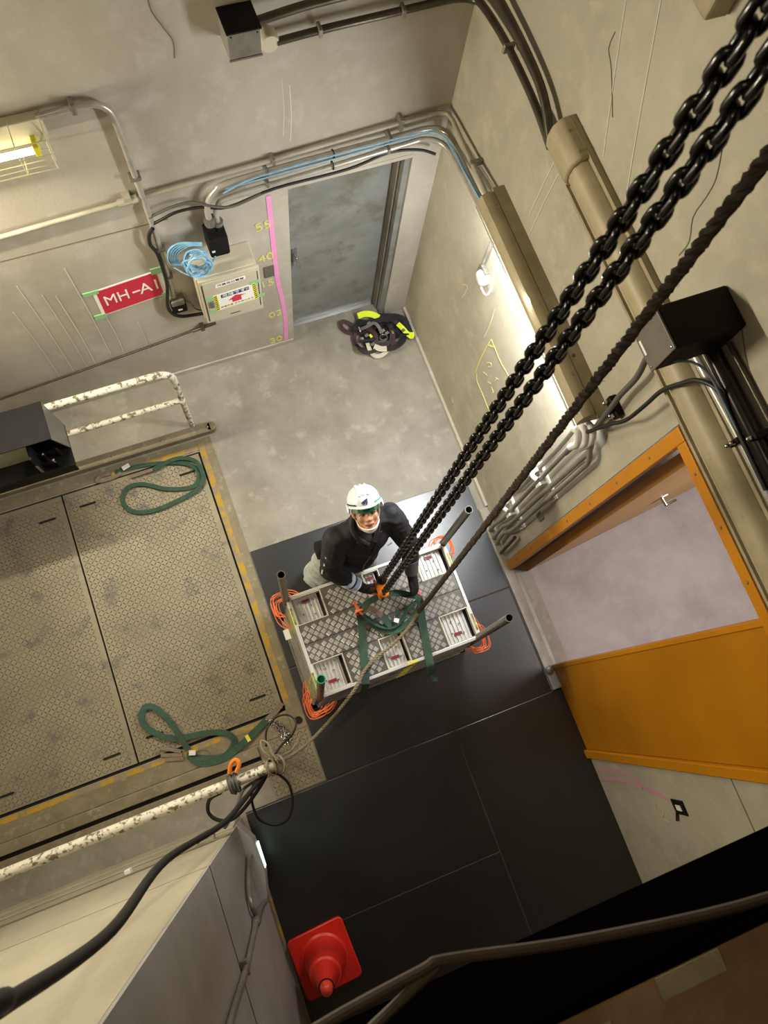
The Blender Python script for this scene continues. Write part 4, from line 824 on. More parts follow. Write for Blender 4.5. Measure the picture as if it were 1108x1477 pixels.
def platform(i, z1, off, top=False):
    ox, oy = off; z0 = z1 - .098
    lbl = ['topmost checkered aluminium platform with six recessed wells', 'second aluminium platform down, just under the checkered top one', 'third aluminium platform down in the strapped stack', 'fourth aluminium platform down in the strapped stack',
           'fifth aluminium platform down in the strapped stack', 'bottom aluminium platform of the strapped stack'][i]
    p = empty('stacking_platform', (-1.2 + ox, -2.525 + oy, z0), lbl, 'platform', 'aluminium platforms strapped in one stack')
    x0, x1, y0, y1 = -1.80 + ox, -.61 + ox, -2.885 + oy, -2.165 + oy
    # edge rails: notch the corners for the posts
    for (a, b, c, d) in ((x0 + .03, x1 - .03, y0, y0 + .022), (x0 + .03, x1 - .03, y1 - .022, y1), (x0, x0 + .022, y0 + .03, y1 - .03), (x1 - .022, x1, y0 + .03, y1 - .03)):
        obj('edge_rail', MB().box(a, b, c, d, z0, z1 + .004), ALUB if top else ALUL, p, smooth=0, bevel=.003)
    for k in range(4):   # yellow/black edge stickers
        sx = (x0 - .001, x0 + .0, ) if k < 2 else (x1, x1 + .001)
        yy = y1 - .14 - .46 * (k % 2)
        obj('edge_sticker', MB().box(sx[0], sx[1] , yy - .06, yy + .06, z0 + .02, z1 - .02).box((x0 + .004) if k < 2 else (x1 - .018), (x0 + .018) if k < 2 else (x1 - .004), yy - .06, yy + .06, z1 + .004, z1 + .0046), mat('sticker_green_yellow', '#b9b431', .5, c2='#55603a', scale=30), p, smooth=0)
    obj('edge_sticker', MB().box(-1.16 + ox, -1.09 + ox, y0 - .001, y0, z0 + .03, z1 - .02).box(-1.16 + ox, -1.09 + ox, y0 + .003, y0 + .018, z1 + .004, z1 + .0046), STY, p, smooth=0)
    if not top:
        obj('deck', MB().box(x0 + .02, x1 - .02, y0 + .02, y1 - .02, z1 - .02, z1 - .003), ALUD, p, smooth=0)
        return p
    zs = z1
    def board(a, b, c, d):
        o = obj('deck_board', MB().box(a + .0015, b - .0015, c + .0015, d - .0015, zs - .022, zs), ALUD, p, smooth=0, bevel=.0015)
        mb = MB(); q = .0265; n = 60
        for ii in range(-n, n):
            for jj in range(-n, n):
                cx, cy = -1.2 + (ii + jj) * q, -2.52 + (ii - jj) * q
                if not (a + .016 < cx < b - .016 and c + .016 < cy < d - .016): continue
                ang = math.radians(30 if ii % 2 else -55)
                dx, dy = math.cos(ang), math.sin(ang)
                for t in (-.0105, -.0035, .0035, .0105):
                    ex, ey = cx - dy * t, cy + dx * t; l = .0165; w = .0026
                    mb.add([(ex - dx * l, ey - dy * l, zs), (ex + dx * l, ey + dy * l, zs), (ex - dx * l * .8 - dy * w, ey - dy * l * .8 + dx * w, zs), (ex - dx * l * .8 + dy * w, ey - dy * l * .8 - dx * w, zs), (ex + dx * l * .8 - dy * w, ey + dy * l * .8 + dx * w, zs), (ex + dx * l * .8 + dy * w, ey + dy * l * .8 - dx * w, zs), (ex - dx * l * .7, ey - dy * l * .7, zs + .002), (ex + dx * l * .7, ey + dy * l * .7, zs + .002)],
                           [(0, 3, 6), (0, 6, 2), (1, 7, 5), (1, 4, 7), (2, 6, 7, 4), (3, 5, 7, 6)])
        obj('tread', mb, ALUT, o, kind='stuff', smooth=0)
    X = [x0 + .022, -1.556, -1.25, -1.128, -.866, x1 - .022]
    board(X[0], X[5], -2.514, -2.38); board(X[0], X[5], -2.648, -2.514)
    for c, d, xs, wells in ((-2.38, y1 - .022, ((-1.556, -1.252), (-1.128, -.862)), ((X[0], -1.556), (-1.252, -1.128), (-.862, X[5]))),
                            (y0 + .022, -2.648, ((-1.556, -1.30), (-1.124, -.85)), ((X[0], -1.556), (-1.30, -1.124), (-.85, X[5])))):
        for a, b in xs: board(a, b, c, d)
        for wi, (a, b) in enumerate(wells):
            w = obj('well_panel', MB().box(a + .002, b - .002, c, d, zs - .055, zs - .045), ALUB, p, smooth=0)
            for q in range(1, int((b - a) / .028)):
                xx = a + q * .028
                if xx > b - .035: break
                obj('rib', MB().box(xx, xx + .006, c + .006, d - .006, zs - .045, zs - .036), ALUB, w, smooth=0)
            fb = MB().box(a, a + .008, c, d, zs - .045, zs + .003).box(b - .008, b, c, d, zs - .045, zs + .003).box(a, b, c, c + .007, zs - .045, zs + .002).box(a, b, d - .007, d, zs - .045, zs + .002)
            obj('well_frame', fb, mat('frame_cream', '#cfc9b4', .45, metal=.2), w, smooth=0)
            obj('gap', MB().box(b - .032, b - .010, c + .01, d - .01, zs - .0445, zs - .043), DARKPIT, w, smooth=0)
            lx, ly = (a + b) / 2 - .01, ((c + d) / 2 + (.055 if c > -2.5 else -.045))
            obj('maroon_label', MB().box(lx - .028, lx + .028, ly - .011, ly + .011, zs - .036, zs - .0345), MAROON, w, smooth=0)
            for (sx, sy) in ((-.05, -.03), (.02, .02), (-.03, .05), (.03, -.05)):
                if abs(sx) < (b - a) / 2 - .03:
                    obj('cleat', MB().box((a + b) / 2 + sx - .006, (a + b) / 2 + sx + .006, (c + d) / 2 + sy - .005, (c + d) / 2 + sy + .005, zs - .036, zs - .030), GREY, w, smooth=0, bevel=.002)
    return p
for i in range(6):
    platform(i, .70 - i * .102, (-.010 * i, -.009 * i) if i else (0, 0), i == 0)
# orange cords on the corners
rnd = random.Random(5)
for cx, cy, sx, sy, n, lb in ((-1.815, -2.18, -1, 1, 5, 'orange cord loops at the stack corner nearest the pit and worker'), (-1.83, -2.92, -1, -1, 7, 'thick tangle of orange cord at the green ended post'),
                              (-.62, -2.90, 1, -1, 4, 'orange cord loops at the stack corner by the yellow door'), (-.60, -2.16, 1, 1, 3, 'faint orange cord at the far corner beside the drop pipes')):
    oc = empty('cord_bundle', (cx, cy, .3), lb, 'tie', 'orange cords on the stack corners')
    for k in range(n):
        z = .66 - k * .055; al = rnd.uniform(.07, .15); be = rnd.uniform(.05, .12); o_ = rnd.uniform(.0, .035)
        if k % 2: al, be = be * .6, al * 1.3
        pts = [(cx - sx * al, cy + sy * .012, z), (cx - sx * al * .3, cy + sy * (.03 + o_), z - .02), (cx + sx * (.03 + o_), cy + sy * (.025 + o_), z - .05), (cx + sx * (.035 + o_), cy - sy * be * .4, z - .01), (cx + sx * .018, cy - sy * be, z),
               (cx + sx * (.05 + o_), cy - sy * be * .6, z - .05), (cx + sx * (.045 + o_), cy + sy * (.035 + o_), z - .08), (cx - sx * al * .5, cy + sy * (.045 + o_), z - .05)]
        obj('cord_loop', MB().tube(spl(pts, 4, True), .0032, 5, True), ORCORD, oc)
obj('white_tag', MB().box(-1.885, -1.845, -2.43, -2.36, .60, .604), WHITE, None, 'small white tag hanging on the pit side of the stack', 'tag', smooth=0)

# ================================================================== SLING ROUND THE STACK
gs = empty('green_sling', (-1.2, -2.6, .70), 'dark green flat sling strapped round the stack and gathered under the hook', 'sling')
obj('strap', MB().ribbon(spl([(-1.36, -2.43, .80), (-1.365, -2.50, .735), (-1.406, -2.65, .709), (-1.45, -2.80, .709), (-1.475, -2.885, .712), (-1.483, -2.905, .69), (-1.487, -2.93, .55), (-1.49, -2.965, .35), (-1.49, -2.975, .15)], 6), .055, .004,
    [(0, 0, 1)] * 25 + [(0, -.7, 1)] * 5 + [(0, -1, .1)] * 19), SLING, gs)
obj('strap', MB().ribbon(spl([(-.945, -2.50, .82), (-.955, -2.56, .76), (-.975, -2.68, .711), (-1.0, -2.82, .711), (-1.017, -2.90, .715), (-1.022, -2.945, .70), (-1.022, -2.985, .62), (-1.02, -3.0, .56)], 6), .055, .004, [(0.5, 0, 1)] * 6 + [(0, 0, 1)] * 24 + [(0, -.8, .6)] * 13), SLING, gs)
obj('strap_tail', MB().ribbon([(-1.02, -2.996, .575), (-1.015, -3.03, .55), (-.985, -3.04, .56)], .03, .004, (0, -.5, 1)), SLING, gs)
obj('strap', MB().ribbon(spl([(-1.352, -2.435, .80), (-1.29, -2.405, .84), (-1.20, -2.39, .85), (-1.086, -2.404, .82), (-1.013, -2.44, .80), (-.958, -2.475, .81), (-.943, -2.515, .80), (-.98, -2.565, .77), (-1.06, -2.615, .74), (-1.168, -2.635, .725), (-1.26, -2.59, .73), (-1.33, -2.49, .77)], 6), .045, .004, (-.3, .2, .5)), SLING, gs)
obj('strap', MB().ribbon(spl([(-.95, -2.50, .81), (-1.03, -2.52, .76), (-1.10, -2.58, .735), (-1.19, -2.605, .735), (-1.28, -2.55, .75), (-1.35, -2.45, .79)], 6), .04, .004, (0, .6, .5)), SLING, gs)
obj('sling_eye', MB().ribbon(spl([(-1.355, -2.44, .80), (-1.30, -2.435, .82), (-1.255, -2.475, .80), (-1.225, -2.51, .77)], 6), .036, .012, (0, .2, 1)), SLINGE, gs)
obj('strap', MB().ribbon(spl([(-1.225, -2.51, .772), (-1.20, -2.56, .75), (-1.185, -2.61, .735)], 6), .05, .004, (.3, .2, 1)), SLING, gs)
obj('strap', MB().ribbon(spl([(-1.11, -2.50, .79), (-1.125, -2.55, .765), (-1.16, -2.585, .74)], 6), .03, .004, (.6, 0, 1)), SLING, gs)
obj('care_tag', MB().ribbon([(-1.155, -2.565, .765), (-1.125, -2.585, .762)], .03, .001, (0, 0, 1)), WHITE, gs)
obj('orange_tie', MB().ribbon(spl([(-1.375, -2.36, .83), (-1.37, -2.40, .82), (-1.36, -2.44, .81), (-1.345, -2.46, .80)], 5), [.018] * 16, .012, (0, 0, 1)).tube([(-1.36 + .03 * math.cos(i * .5236), -2.44 + .008 * math.sin(i * .5236), .80 + .03 * math.sin(i * .5236)) for i in range(12)], .008, 6, True), ORCORD, gs)
obj('red_tie', MB().ribbon(spl([(-.955, -2.345, .80), (-.94, -2.40, .79), (-.93, -2.45, .80), (-.935, -2.49, .81)], 5), .016, .01, (0, 0, 1)), STR, gs)
# floor slings
def floor_sling(label, pts, w, eyes, tag_at):
    e = empty('green_sling', (pts[0][0], pts[0][1], .003), label, 'sling')
    obj('webbing', MB().ribbon(spl(pts, 6), w, .004, (.35, .2, 1)), SLING, e)
    for p in eyes: obj('sling_eye', MB().ribbon(spl(p, 5), .026, .010, (0, 0, 1)), SLINGE, e)
    obj('care_tag', MB().ribbon(tag_at, .035, .002, (0, 0, 1)), WHITE, e)
    return e
s1 = floor_sling('green sling looped on the checker plate beside the kerb rail',
    [(-2.72, -.66, .012), (-2.62, -.665, .014), (-2.50, -.675, .014), (-2.375, -.70, .016), (-2.20, -.76, .018), (-2.115, -.84, .02), (-2.125, -.935, .02), (-2.203, -.973, .02), (-2.385, -.923, .02), (-2.549, -.825, .02), (-2.67, -.82, .02), (-2.728, -.90, .02), (-2.705, -.99, .02), (-2.62, -1.045, .02), (-2.50, -1.062, .02), (-2.366, -1.05, .02), (-2.164, -1.01, .02), (-2.09, -.94, .024), (-2.082, -.85, .028), (-2.12, -.76, .030), (-2.25, -.71, .03), (-2.44, -.74, .028)], .036,
    [[(-2.84, -.70, .012), (-2.87, -.685, .014), (-2.84, -.66, .014), (-2.76, -.66, .014)], [(-2.44, -.74, .03), (-2.52, -.74, .028), (-2.62, -.74, .022)], [(-2.84, -.70, .012), (-2.74, -.70, .014), (-2.68, -.68, .014)]], [(-2.66, -.655, .022), (-2.60, -.64, .024)])
s2 = floor_sling('green sling with three brown eyes lying over the front edge of the plate',
    [(-2.82, -2.91, .014), (-2.74, -2.96, .016), (-2.64, -3.0, .02), (-2.56, -3.01, .022), (-2.49, -2.965, .024), (-2.475, -2.91, .024), (-2.53, -2.85, .02), (-2.658, -2.809, .018), (-2.77, -2.79, .018), (-2.88, -2.765, .02), (-2.98, -2.69, .02), (-3.045, -2.60, .02), (-3.045, -2.52, .02), (-2.99, -2.48, .022), (-2.93, -2.52, .024), (-2.87, -2.63, .028), (-2.83, -2.76, .032), (-2.80, -2.88, .03)], .044,
    [[(-2.995, -2.845, .012), (-2.92, -2.872, .014), (-2.85, -2.895, .016)], [(-2.975, -2.885, .012), (-2.91, -2.905, .012), (-2.85, -2.925, .014)], [(-2.985, -2.795, .012), (-2.91, -2.835, .018), (-2.85, -2.87, .022)]], [(-2.80, -2.90, .036), (-2.755, -2.915, .036)])
obj('webbing', MB().ribbon(spl([(-2.80, -2.93, .02), (-2.74, -3.0, .024), (-2.66, -3.02, .028), (-2.56, -3.02, .032), (-2.46, -2.99, .03), (-2.34, -2.94, .02), (-2.20, -2.875, .016)], 6), .05, .004, (.2, .2, 1)), SLING, s2)
obj('sling_eye', MB().ribbon(spl([(-2.20, -2.875, .016), (-2.12, -2.84, .014), (-2.06, -2.80, .012)], 5), .04, .008, (0, 0, 1)), SLINGE, s2)
obj('yellow_mark', MB().ribbon([(-2.385, -2.955, .029), (-2.36, -2.95, .028)], .05, .003, (0, 0, 1)), STY, s2)

# ================================================================== HOIST CHAIN, HOOK BLOCK
hc = empty('hoist_chain', (-1.17, -2.35, .95), 'heavy black hoist chain in two strands coming down to the orange hook', 'chain')
def link_mesh():
    mb = MB(); w, s, r, n = .0150, .0155, .0088, 6; pts = []
    for k in range(n + 1):
        t = math.pi * k / n; pts.append((w * math.cos(t), 0, s + w * math.sin(t)))
    for k in range(n + 1):
        t = math.pi + math.pi * k / n; pts.append((w * math.cos(t), 0, -s + w * math.sin(t)))
    mb.tube(pts, r, 7, True)
    me = bpy.data.meshes.new('chain_link'); me.from_pydata([tuple(v) for v in mb.v], [], mb.f); me.shade_smooth(); me.materials.append(CHAINM)
    return me
LM = link_mesh()
for (p0, p1) in ((V((-1.168, -2.312, 1.00)), V((-1.0188, -2.306, 5.164))), (V((-1.184, -2.392, .985)), V((-1.003, -2.356, 5.157)))):
    d = (p1 - p0).normalized(); pitch = .0452; n = int((p1 - p0).length / pitch) + 14
    a = V((1, .35, 0)); a = (a - d * a.dot(d)).normalized(); b = d.cross(a)
    for i in range(n):
        o = bpy.data.objects.new('chain_link', LM); COL.objects.link(o); o.parent = hc
        ang = math.radians(40 + (90 if i % 2 else 0))
        xx = a * math.cos(ang) + b * math.sin(ang); yy = d.cross(xx)
        c = p0 + d * pitch * i - hc.location
        o.matrix_local = Matrix(((xx.x, yy.x, d.x, c.x), (xx.y, yy.y, d.y, c.y), (xx.z, yy.z, d.z, c.z), (0, 0, 0, 1)))
hk = empty('hook_block', (-1.19, -2.355, .80), 'orange hook block at the chain ends, gripped by the black glove', 'hook')
for dx in (-.034, .016):
    poly = []
    for k in range(16):
        t = 2 * math.pi * k / 16
        poly.append((-1.185 + dx, -2.353 + .072 * math.cos(t), .925 + .058 * math.sin(t)))
    obj('cheek_plate', MB().prism(poly, (.014, 0, 0)), ORANGE, hk, bevel=.004)
obj('top_bridge', MB().box(-1.215, -1.16, -2.38, -2.325, .955, .985).box(-1.222, -1.205, -2.41, -2.30, .93, .98), ORANGE, hk, smooth=0, bevel=.008)
obj('chain_guide', MB().lathe([(.026, -.03), (.032, .0), (.032, .03), (.022, .035)], (-1.168, -2.312, .97), 16), BLKBOX, hk)
obj('chain_guide', MB().lathe([(.026, -.03), (.032, .0), (.032, .03), (.022, .035)], (-1.184, -2.392, .955), 16), ORANGE, hk)
obj('sheave', MB().lathe([(.045, -.014), (.03, 0), (.045, .014)], (-1.185, -2.353, .925), 20, Matrix(((0, 0, 1), (0, 1, 0), (-1, 0, 0)))), CHAINM, hk)
obj('load_hook', MB().tube(spl([(-1.185, -2.353, .88), (-1.185, -2.353, .84), (-1.185, -2.395, .81), (-1.185, -2.40, .775), (-1.185, -2.36, .745), (-1.185, -2.315, .765), (-1.185, -2.31, .80)], 5), [.016] * 26 + [.015, .013, .011, .009, .007], 10), CHAINM, hk)
obj('grip_bar', MB().cap((-1.235, -2.352, .925), (-1.215, -2.352, .925), .03, .034, 14), ORANGE, hk)

# ================================================================== ROPES AND HANGING CABLES
tr = empty('tag_rope', (-1.2, -2.6, .70), 'long brown twisted tag rope running beside the hoist chain across the stack', 'rope')
up_pts = spl([(-.86, -2.345, 5.60), (-.885, -2.382, 4.965), (-.915, -2.445, 3.6), (-.945, -2.51, 2.2), (-.97, -2.562, .98), (-.985, -2.575, .83)], 60)
def twisted(pts, r, rs, turns_per_m, n=3):
    mb = MB(); L = [0]
    for i in range(1, len(pts)): L.append(L[-1] + (pts[i] - pts[i - 1]).length)
    for s in range(n):
        q = []
        for i, p in enumerate(pts):
            t = (pts[min(i + 1, len(pts) - 1)] - pts[max(i - 1, 0)]).normalized()
            a = t.cross(V((0.3, 1, 0.2))).normalized(); b = t.cross(a)
            ph = L[i] * turns_per_m * 2 * math.pi + s * 2 * math.pi / n
            q.append(p + (a * math.cos(ph) + b * math.sin(ph)) * r)
        mb.tube(q, rs, 6)
    return mb
obj('upper_rope', twisted(up_pts, .0085, .0088, 11), ROPE, tr)
fz = MB(); rnd = random.Random(21)
for i in range(700):
    k_ = rnd.randrange(0, len(up_pts) - 1); p = up_pts[k_].lerp(up_pts[k_ + 1], rnd.random())
    d1 = V((rnd.uniform(-1, 1), rnd.uniform(-1, 1), rnd.uniform(-.8, .8))).normalized(); q = d1.orthogonal().normalized() * .0008
    p0 = p + d1 * .013; p1 = p + d1 * rnd.uniform(.020, .026) + V((0, 0, rnd.uniform(-.006, .006)))
    fz.add([p0 - q, p0 + q, p1], [(0, 1, 2)])
obj('rope_fuzz', fz, ROPE, tr, kind='stuff', smooth=0)
lo = spl([(-.985, -2.575, .83), (-1.02, -2.605, .775), (-1.083, -2.652, .755), (-1.18, -2.70, .74), (-1.264, -2.733, .735), (-1.346, -2.757, .728), (-1.41, -2.785, .735), (-1.472, -2.826, .728), (-1.546, -2.894, .725), (-1.62, -2.945, .70), (-1.70, -2.995, .62), (-1.80, -3.05, .50), (-1.88, -3.09, .50), (-2.0, -3.135, .75), (-2.12, -3.155, .97), (-2.17, -3.15, 1.03)], 14)
obj('lower_rope', twisted(lo, .006, .0065, 14), ROPET, tr)
kn = MB()
for i, (dx, tilt, r) in enumerate(((0, .2, .042), (.025, -.3, .044), (.05, .4, .046), (.012, -.6, .05), (-.03, .7, .055))):
    kn.tube([(-2.20 - dx + tilt * r * math.sin(t * .3927), -3.168 + r * math.cos(t * .3927), 1.0 + r * math.sin(t * .3927)) for t in range(16)], .007, 6, True)
kn.tube(spl([(-2.19, -3.12, 1.04), (-2.23, -3.06, 1.05), (-2.225, -3.0, 1.03), (-2.19, -3.03, 1.04), (-2.18, -3.11, 1.05), (-2.15, -3.15, 1.04), (-2.14, -3.20, 1.0), (-2.18, -3.21, .99)], 5), .007, 6)
kn.tube(spl([(-2.17, -3.13, 1.04), (-2.08, -3.12, .99), (-2.02, -3.085, .98), (-1.99, -3.05, .99)], 5), .0055, 6)
obj('rope_knot', kn, ROPET, None, 'pale rope knotted round the end of the front rail', 'rope')
obj('cable_loop', MB().tube(spl([(-2.211, -3.04, .93), (-2.192, -2.953, .72), (-2.117, -2.896, .70), (-2.034, -2.905, .70), (-1.995, -2.966, .72), (-2.041, -3.034, .78), (-2.121, -3.07, .88), (-2.18, -3.11, .96)], 6), .007, 7), CAB, None, 'thin black cable loop behind the rail end', 'cable', smooth=60)
obj('cable_loop', MB().tube(spl([(-2.22, -3.20, .98), (-2.19, -3.24, .85), (-2.159, -3.32, .78), (-2.175, -3.43, .75), (-2.234, -3.51, .74), (-2.32, -3.515, .75), (-2.395, -3.45, .78), (-2.41, -3.37, .80), (-2.39, -3.28, .85), (-2.335, -3.21, .93), (-2.27, -3.20, .98)], 6), .009, 8), CAB, None, 'large black cable loop hanging below the rail end over the mat', 'cable', smooth=60)
obj('cable_loop', MB().tube(spl([(-2.55, -3.20, .96), (-2.64, -3.22, .85), (-2.68, -3.29, .78), (-2.645, -3.355, .76), (-2.56, -3.385, .78), (-2.45, -3.34, .85), (-2.33, -3.26, .92), (-2.27, -3.21, .96)], 6), .012, 8), CAB, None, 'short black cable loop under the front rail by the orange hook', 'cable', smooth=60)
obj('main_cable', MB().tube(spl([(-2.36, -3.10, 5.4), (-2.43, -3.185, 4.75), (-2.505, -3.222, 4.58), (-2.56, -3.30, 3.73), (-2.60, -3.285, 2.69), (-2.50, -3.32, 1.66), (-2.40, -3.27, 1.2), (-2.31, -3.22, 1.0), (-2.24, -3.20, .985)], 8), [.0165] * 34 + [.0155] * 15 + [.014] * 16, 12), CAB, None, 'thick black cable hanging down in front of the front wall to the rail', 'cable', smooth=60)
obj('second_cable', MB().tube(spl([(-2.50, -3.345, 1.60), (-2.46, -3.30, 1.25), (-2.42, -3.235, 1.0), (-2.36, -3.215, .93), (-2.30, -3.20, .95)], 6), .010, 8), CABG, None, 'thin wavy cable beside the thick black cable at the rail end', 'cable', smooth=60)
oh = empty('orange_carabiner', (-2.43, -3.12, .98), 'orange carabiner strap clipped over the front rail', 'carabiner')
obj('loop', MB().tube(spl([(-2.46, -3.11, 1.03), (-2.435, -3.065, 1.045), (-2.40, -3.05, 1.05), (-2.388, -3.08, 1.05), (-2.42, -3.12, 1.04)], 6), .013, 8), ORANGE, oh)
cc = MB()
for i in range(6):
    cc.tube([(-2.485 + i * .010, -3.178 + (.05 + .006 * (i % 3)) * math.cos(t * .3927), .985 + (.06 + .006 * (i % 2)) * math.sin(t * .3927)) for t in range(16)], .006, 6, True)
obj('wire_coil', cc, CABG, None, 'dark wire coil hung round the front rail under the orange carabiner', 'cable')
sc_ = empty('silver_chain', (-2.13, -3.0, .01), 'small silver chain heap on the frame beside the rail end', 'chain')
rnd = random.Random(9)
lk = MB().tube([(.011 * math.cos(t * .628), .017 * math.sin(t * .628), 0) for t in range(10)], .0032, 5, True)
lme = bpy.data.meshes.new('chain_link'); lme.from_pydata([tuple(v) for v in lk.v], [], lk.f); lme.shade_smooth(); lme.materials.append(CHROME)
pp = spl([(-2.20, -2.885, .016), (-2.16, -2.94, .02), (-2.14, -2.99, .018), (-2.12, -3.06, .02), (-2.10, -3.02, .03), (-2.15, -2.96, .03), (-2.18, -2.90, .026), (-2.13, -2.93, .02), (-2.10, -2.98, .02), (-2.085, -3.05, .016), (-2.12, -3.09, .016)], 4)
for i, p in enumerate(pp):
    o = bpy.data.objects.new('chain_link', lme); COL.objects.link(o); o.parent = sc_
    o.location = p - sc_.location; o.rotation_euler = (rnd.uniform(-.6, .6) + (1.2 if i % 2 else 0), rnd.uniform(-.3, .3), rnd.uniform(-.5, .5))
# ================================================================== THE WORKER
pr = empty('person', (-1.32, -2.0, .007), 'worker in white helmet and black jacket gripping the hook, looking up', 'person')
PV = V
rsh, relb, rwr = V((-1.405, -2.03, 1.365)), V((-1.478, -2.155, 1.09)), V((-1.335, -2.275, .945))
lsh, lelb, lwr = V((-1.035, -2.0, 1.385)), V((-.935, -2.165, 1.10)), V((-.955, -2.325, .93))
rh0, lh0 = V((-1.262, -2.35, .93)), V((-.965, -2.425, .87))
pel, wst, chs, nck = V((-1.33, -2.03, .93)), V((-1.28, -2.05, 1.08)), V((-1.235, -2.045, 1.26)), V((-1.213, -2.0, 1.43))
rhip, rkn, rank = V((-1.425, -2.03, .88)), V((-1.525, -2.065, .50)), V((-1.53, -1.96, .10))
lhip, lkn, lank = V((-1.23, -2.03, .88)), V((-1.15, -2.06, .49)), V((-1.12, -1.95, .10))
HC = V((-1.198, -1.965, 1.555))
F = V((-.10, -.47, .87)).normalized(); L = V((.995, -.10, .04)); L = (L - F * L.dot(F)).normalized(); U = F.cross(L) * -1
if U.z < 0: U = -U
def H(l, u, f): return HC + L * l + U * u + F * f
HM = Matrix((L, U, F)).transposed()
# one continuous body: head with face, neck, trunk, arms, legs
b = MB()
b.ell(H(0, .032, -.012), .076, .083, .097, HM, 24, 16)
b.ell(H(0, -.02, .012), .066, .088, .076, HM, 24, 16)
b.ell(H(0, -.082, .045), .036, .030, .036, HM)
b.ell(H(-.036, -.022, .056), .028, .032, .024, HM); b.ell(H(.036, -.022, .056), .028, .032, .024, HM)
b.cap(H(-.036, .026, .074), H(.036, .026, .074), .014, .014)
b.chain_caps([H(0, .016, .080), H(0, -.012, .094), H(0, -.026, .103)], [.009, .011, .014])
b.ell(H(-.013, -.029, .092), .011, .009, .012, HM); b.ell(H(.013, -.029, .092), .011, .009, .012, HM)
b.ell(H(0, -.06, .078), .028, .017, .017, HM)
b.ell(H(-.078, -.002, -.012), .010, .032, .019, HM); b.ell(H(.078, -.002, -.012), .010, .032, .019, HM)
b.cap(nck + V((0, 0, -.04)), H(0, -.05, -.025), .058, .055)
b.ell(chs, .155, .10, .15); b.ell(wst, .135, .09, .14); b.ell(pel, .145, .10, .12); b.cap(rsh, lsh, .062, .062); b.cap(chs, nck, .09, .06)
b.chain_caps([rsh, relb, rwr, rh0.lerp(rwr, .4)], [.055, .043, .028, .016]); b.chain_caps([lsh, lelb, lwr, lh0.lerp(lwr, .4)], [.055, .043, .028, .018])
b.chain_caps([rhip, rkn, rank], [.088, .06, .042]); b.chain_caps([lhip, lkn, lank], [.088, .06, .042])
b.cap(rank + V((0, 0, -.04)), rank + V((-.01, -.13, -.06)), .038, .03); b.cap(lank + V((0, 0, -.04)), lank + V((.01, -.13, -.06)), .038, .03)
remesh('body', b, SKIN, pr, .0055, 5)
# eyes, brows, lips
for s in (-1, 1):
    e = obj('eye', MB().ell(H(s * .031, .002, .0765), .015, .0065, .008, HM, 14, 8), mat('eye_white', '#cfc4b8', .3), pr)
    obj('iris', MB().ell(H(s * .030 + .001, .002, .0825), .0065, .006, .004, HM, 12, 8), HAIR, e)
    obj('eyelid', MB().ribbon(spl([H(s * .048, .001, .074), H(s * .04, .008, .083), H(s * .03, .0105, .0865), H(s * .018, .005, .083)], 5), .005, .003, F), mat('lid', '#6d4636', .6), e)
    obj('eyebrow', MB().ribbon(spl([H(s * .052, .022, .078), H(s * .038, .029, .0885), H(s * .018, .025, .090)], 5), .009, .004, F), HAIR, pr)
lipm = obj('mouth', MB().ribbon(spl([H(-.026, -.062, .086), H(-.012, -.058, .095), H(0, -.0595, .0965), H(.012, -.058, .095), H(.026, -.062, .086)], 5), .010, .004, F), LIP, pr)
obj('lip_line', MB().ribbon(spl([H(-.025, -.063, .0885), H(0, -.0615, .099), H(.025, -.063, .0885)], 5), .003, .002, F), mat('lip_dark', '#4a2a26', .6), lipm)
obj('lower_lip', MB().ell(H(0, -.069, .090), .019, .006, .007, HM), LIP, lipm)
obj('nostril_shadow', MB().ell(H(-.008, -.036, .0965), .004, .003, .004, HM, 8, 6).ell(H(.008, -.036, .0965), .004, .003, .004, HM, 8, 6), mat('nostril', '#5b352a', .7), pr)
hr_ = MB()
hr_.ell(H(0, .03, -.022), .0805, .082, .095, HM, 24, 14)
obj('hair', hr_, mat('short_black_hair', '#1d1816', .8), pr)
# helmet
hm_ = empty('helmet', (0, 0, 0)); hm_.parent = pr; hm_.location = HC - wloc(pr)
HU = V((0, 0, 0))
def dome(l, f, u0, rl, rf, hu, n=36, rings=10, thick=.006):
    mb = MB(); vs = []; c0 = V((0, 0, 0))
    prof = [(1.0, -.012)] + [(math.cos(math.radians(a)) ** .8 if a < 90 else 0.001, math.sin(math.radians(a))) for a in [90 * i / rings for i in range(rings + 1)]]
    for r, z in prof:
        for k in range(n):
            t = 2 * math.pi * k / n
            vs.append(H(l + rl * max(r, .004) * math.cos(t), u0 + (hu * z if z > 0 else z), f + rf * max(r, .004) * math.sin(t)))
    fs = [(i * n + k, i * n + (k + 1) % n, (i + 1) * n + (k + 1) % n, (i + 1) * n + k) for i in range(len(prof) - 1) for k in range(n)]
    fs.append(tuple((len(prof) - 1) * n + k for k in range(n))); fs.append(tuple(range(n - 1, -1, -1)))
    return mb.add(vs, fs)
shell = obj('shell', dome(0, -.008, .062, .100, .120, .098), HELM, hm_, smooth=50)
for l in (-.028, 0, .028):
    pts = [H(l, .060 + .098 * math.sin(math.radians(a)), -.008 + .120 * math.cos(math.radians(a)) ** .8) for a in range(38, 90, 8)] + [H(l, .060 + .098 * math.sin(math.radians(a)), -.008 - .120 * math.cos(math.radians(a)) ** .8) for a in range(86, 40, -8)]
    obj('ridge', MB().tube(pts, .0065 if l else .008, 8), HELM, shell)
obj('rim', MB().tube([H(.104 * math.cos(t * .1745), .055, -.008 + .124 * math.sin(t * .1745)) for t in range(36)], .0065, 8, True), HELM, hm_)
br = MB(); n = 13; vs = []
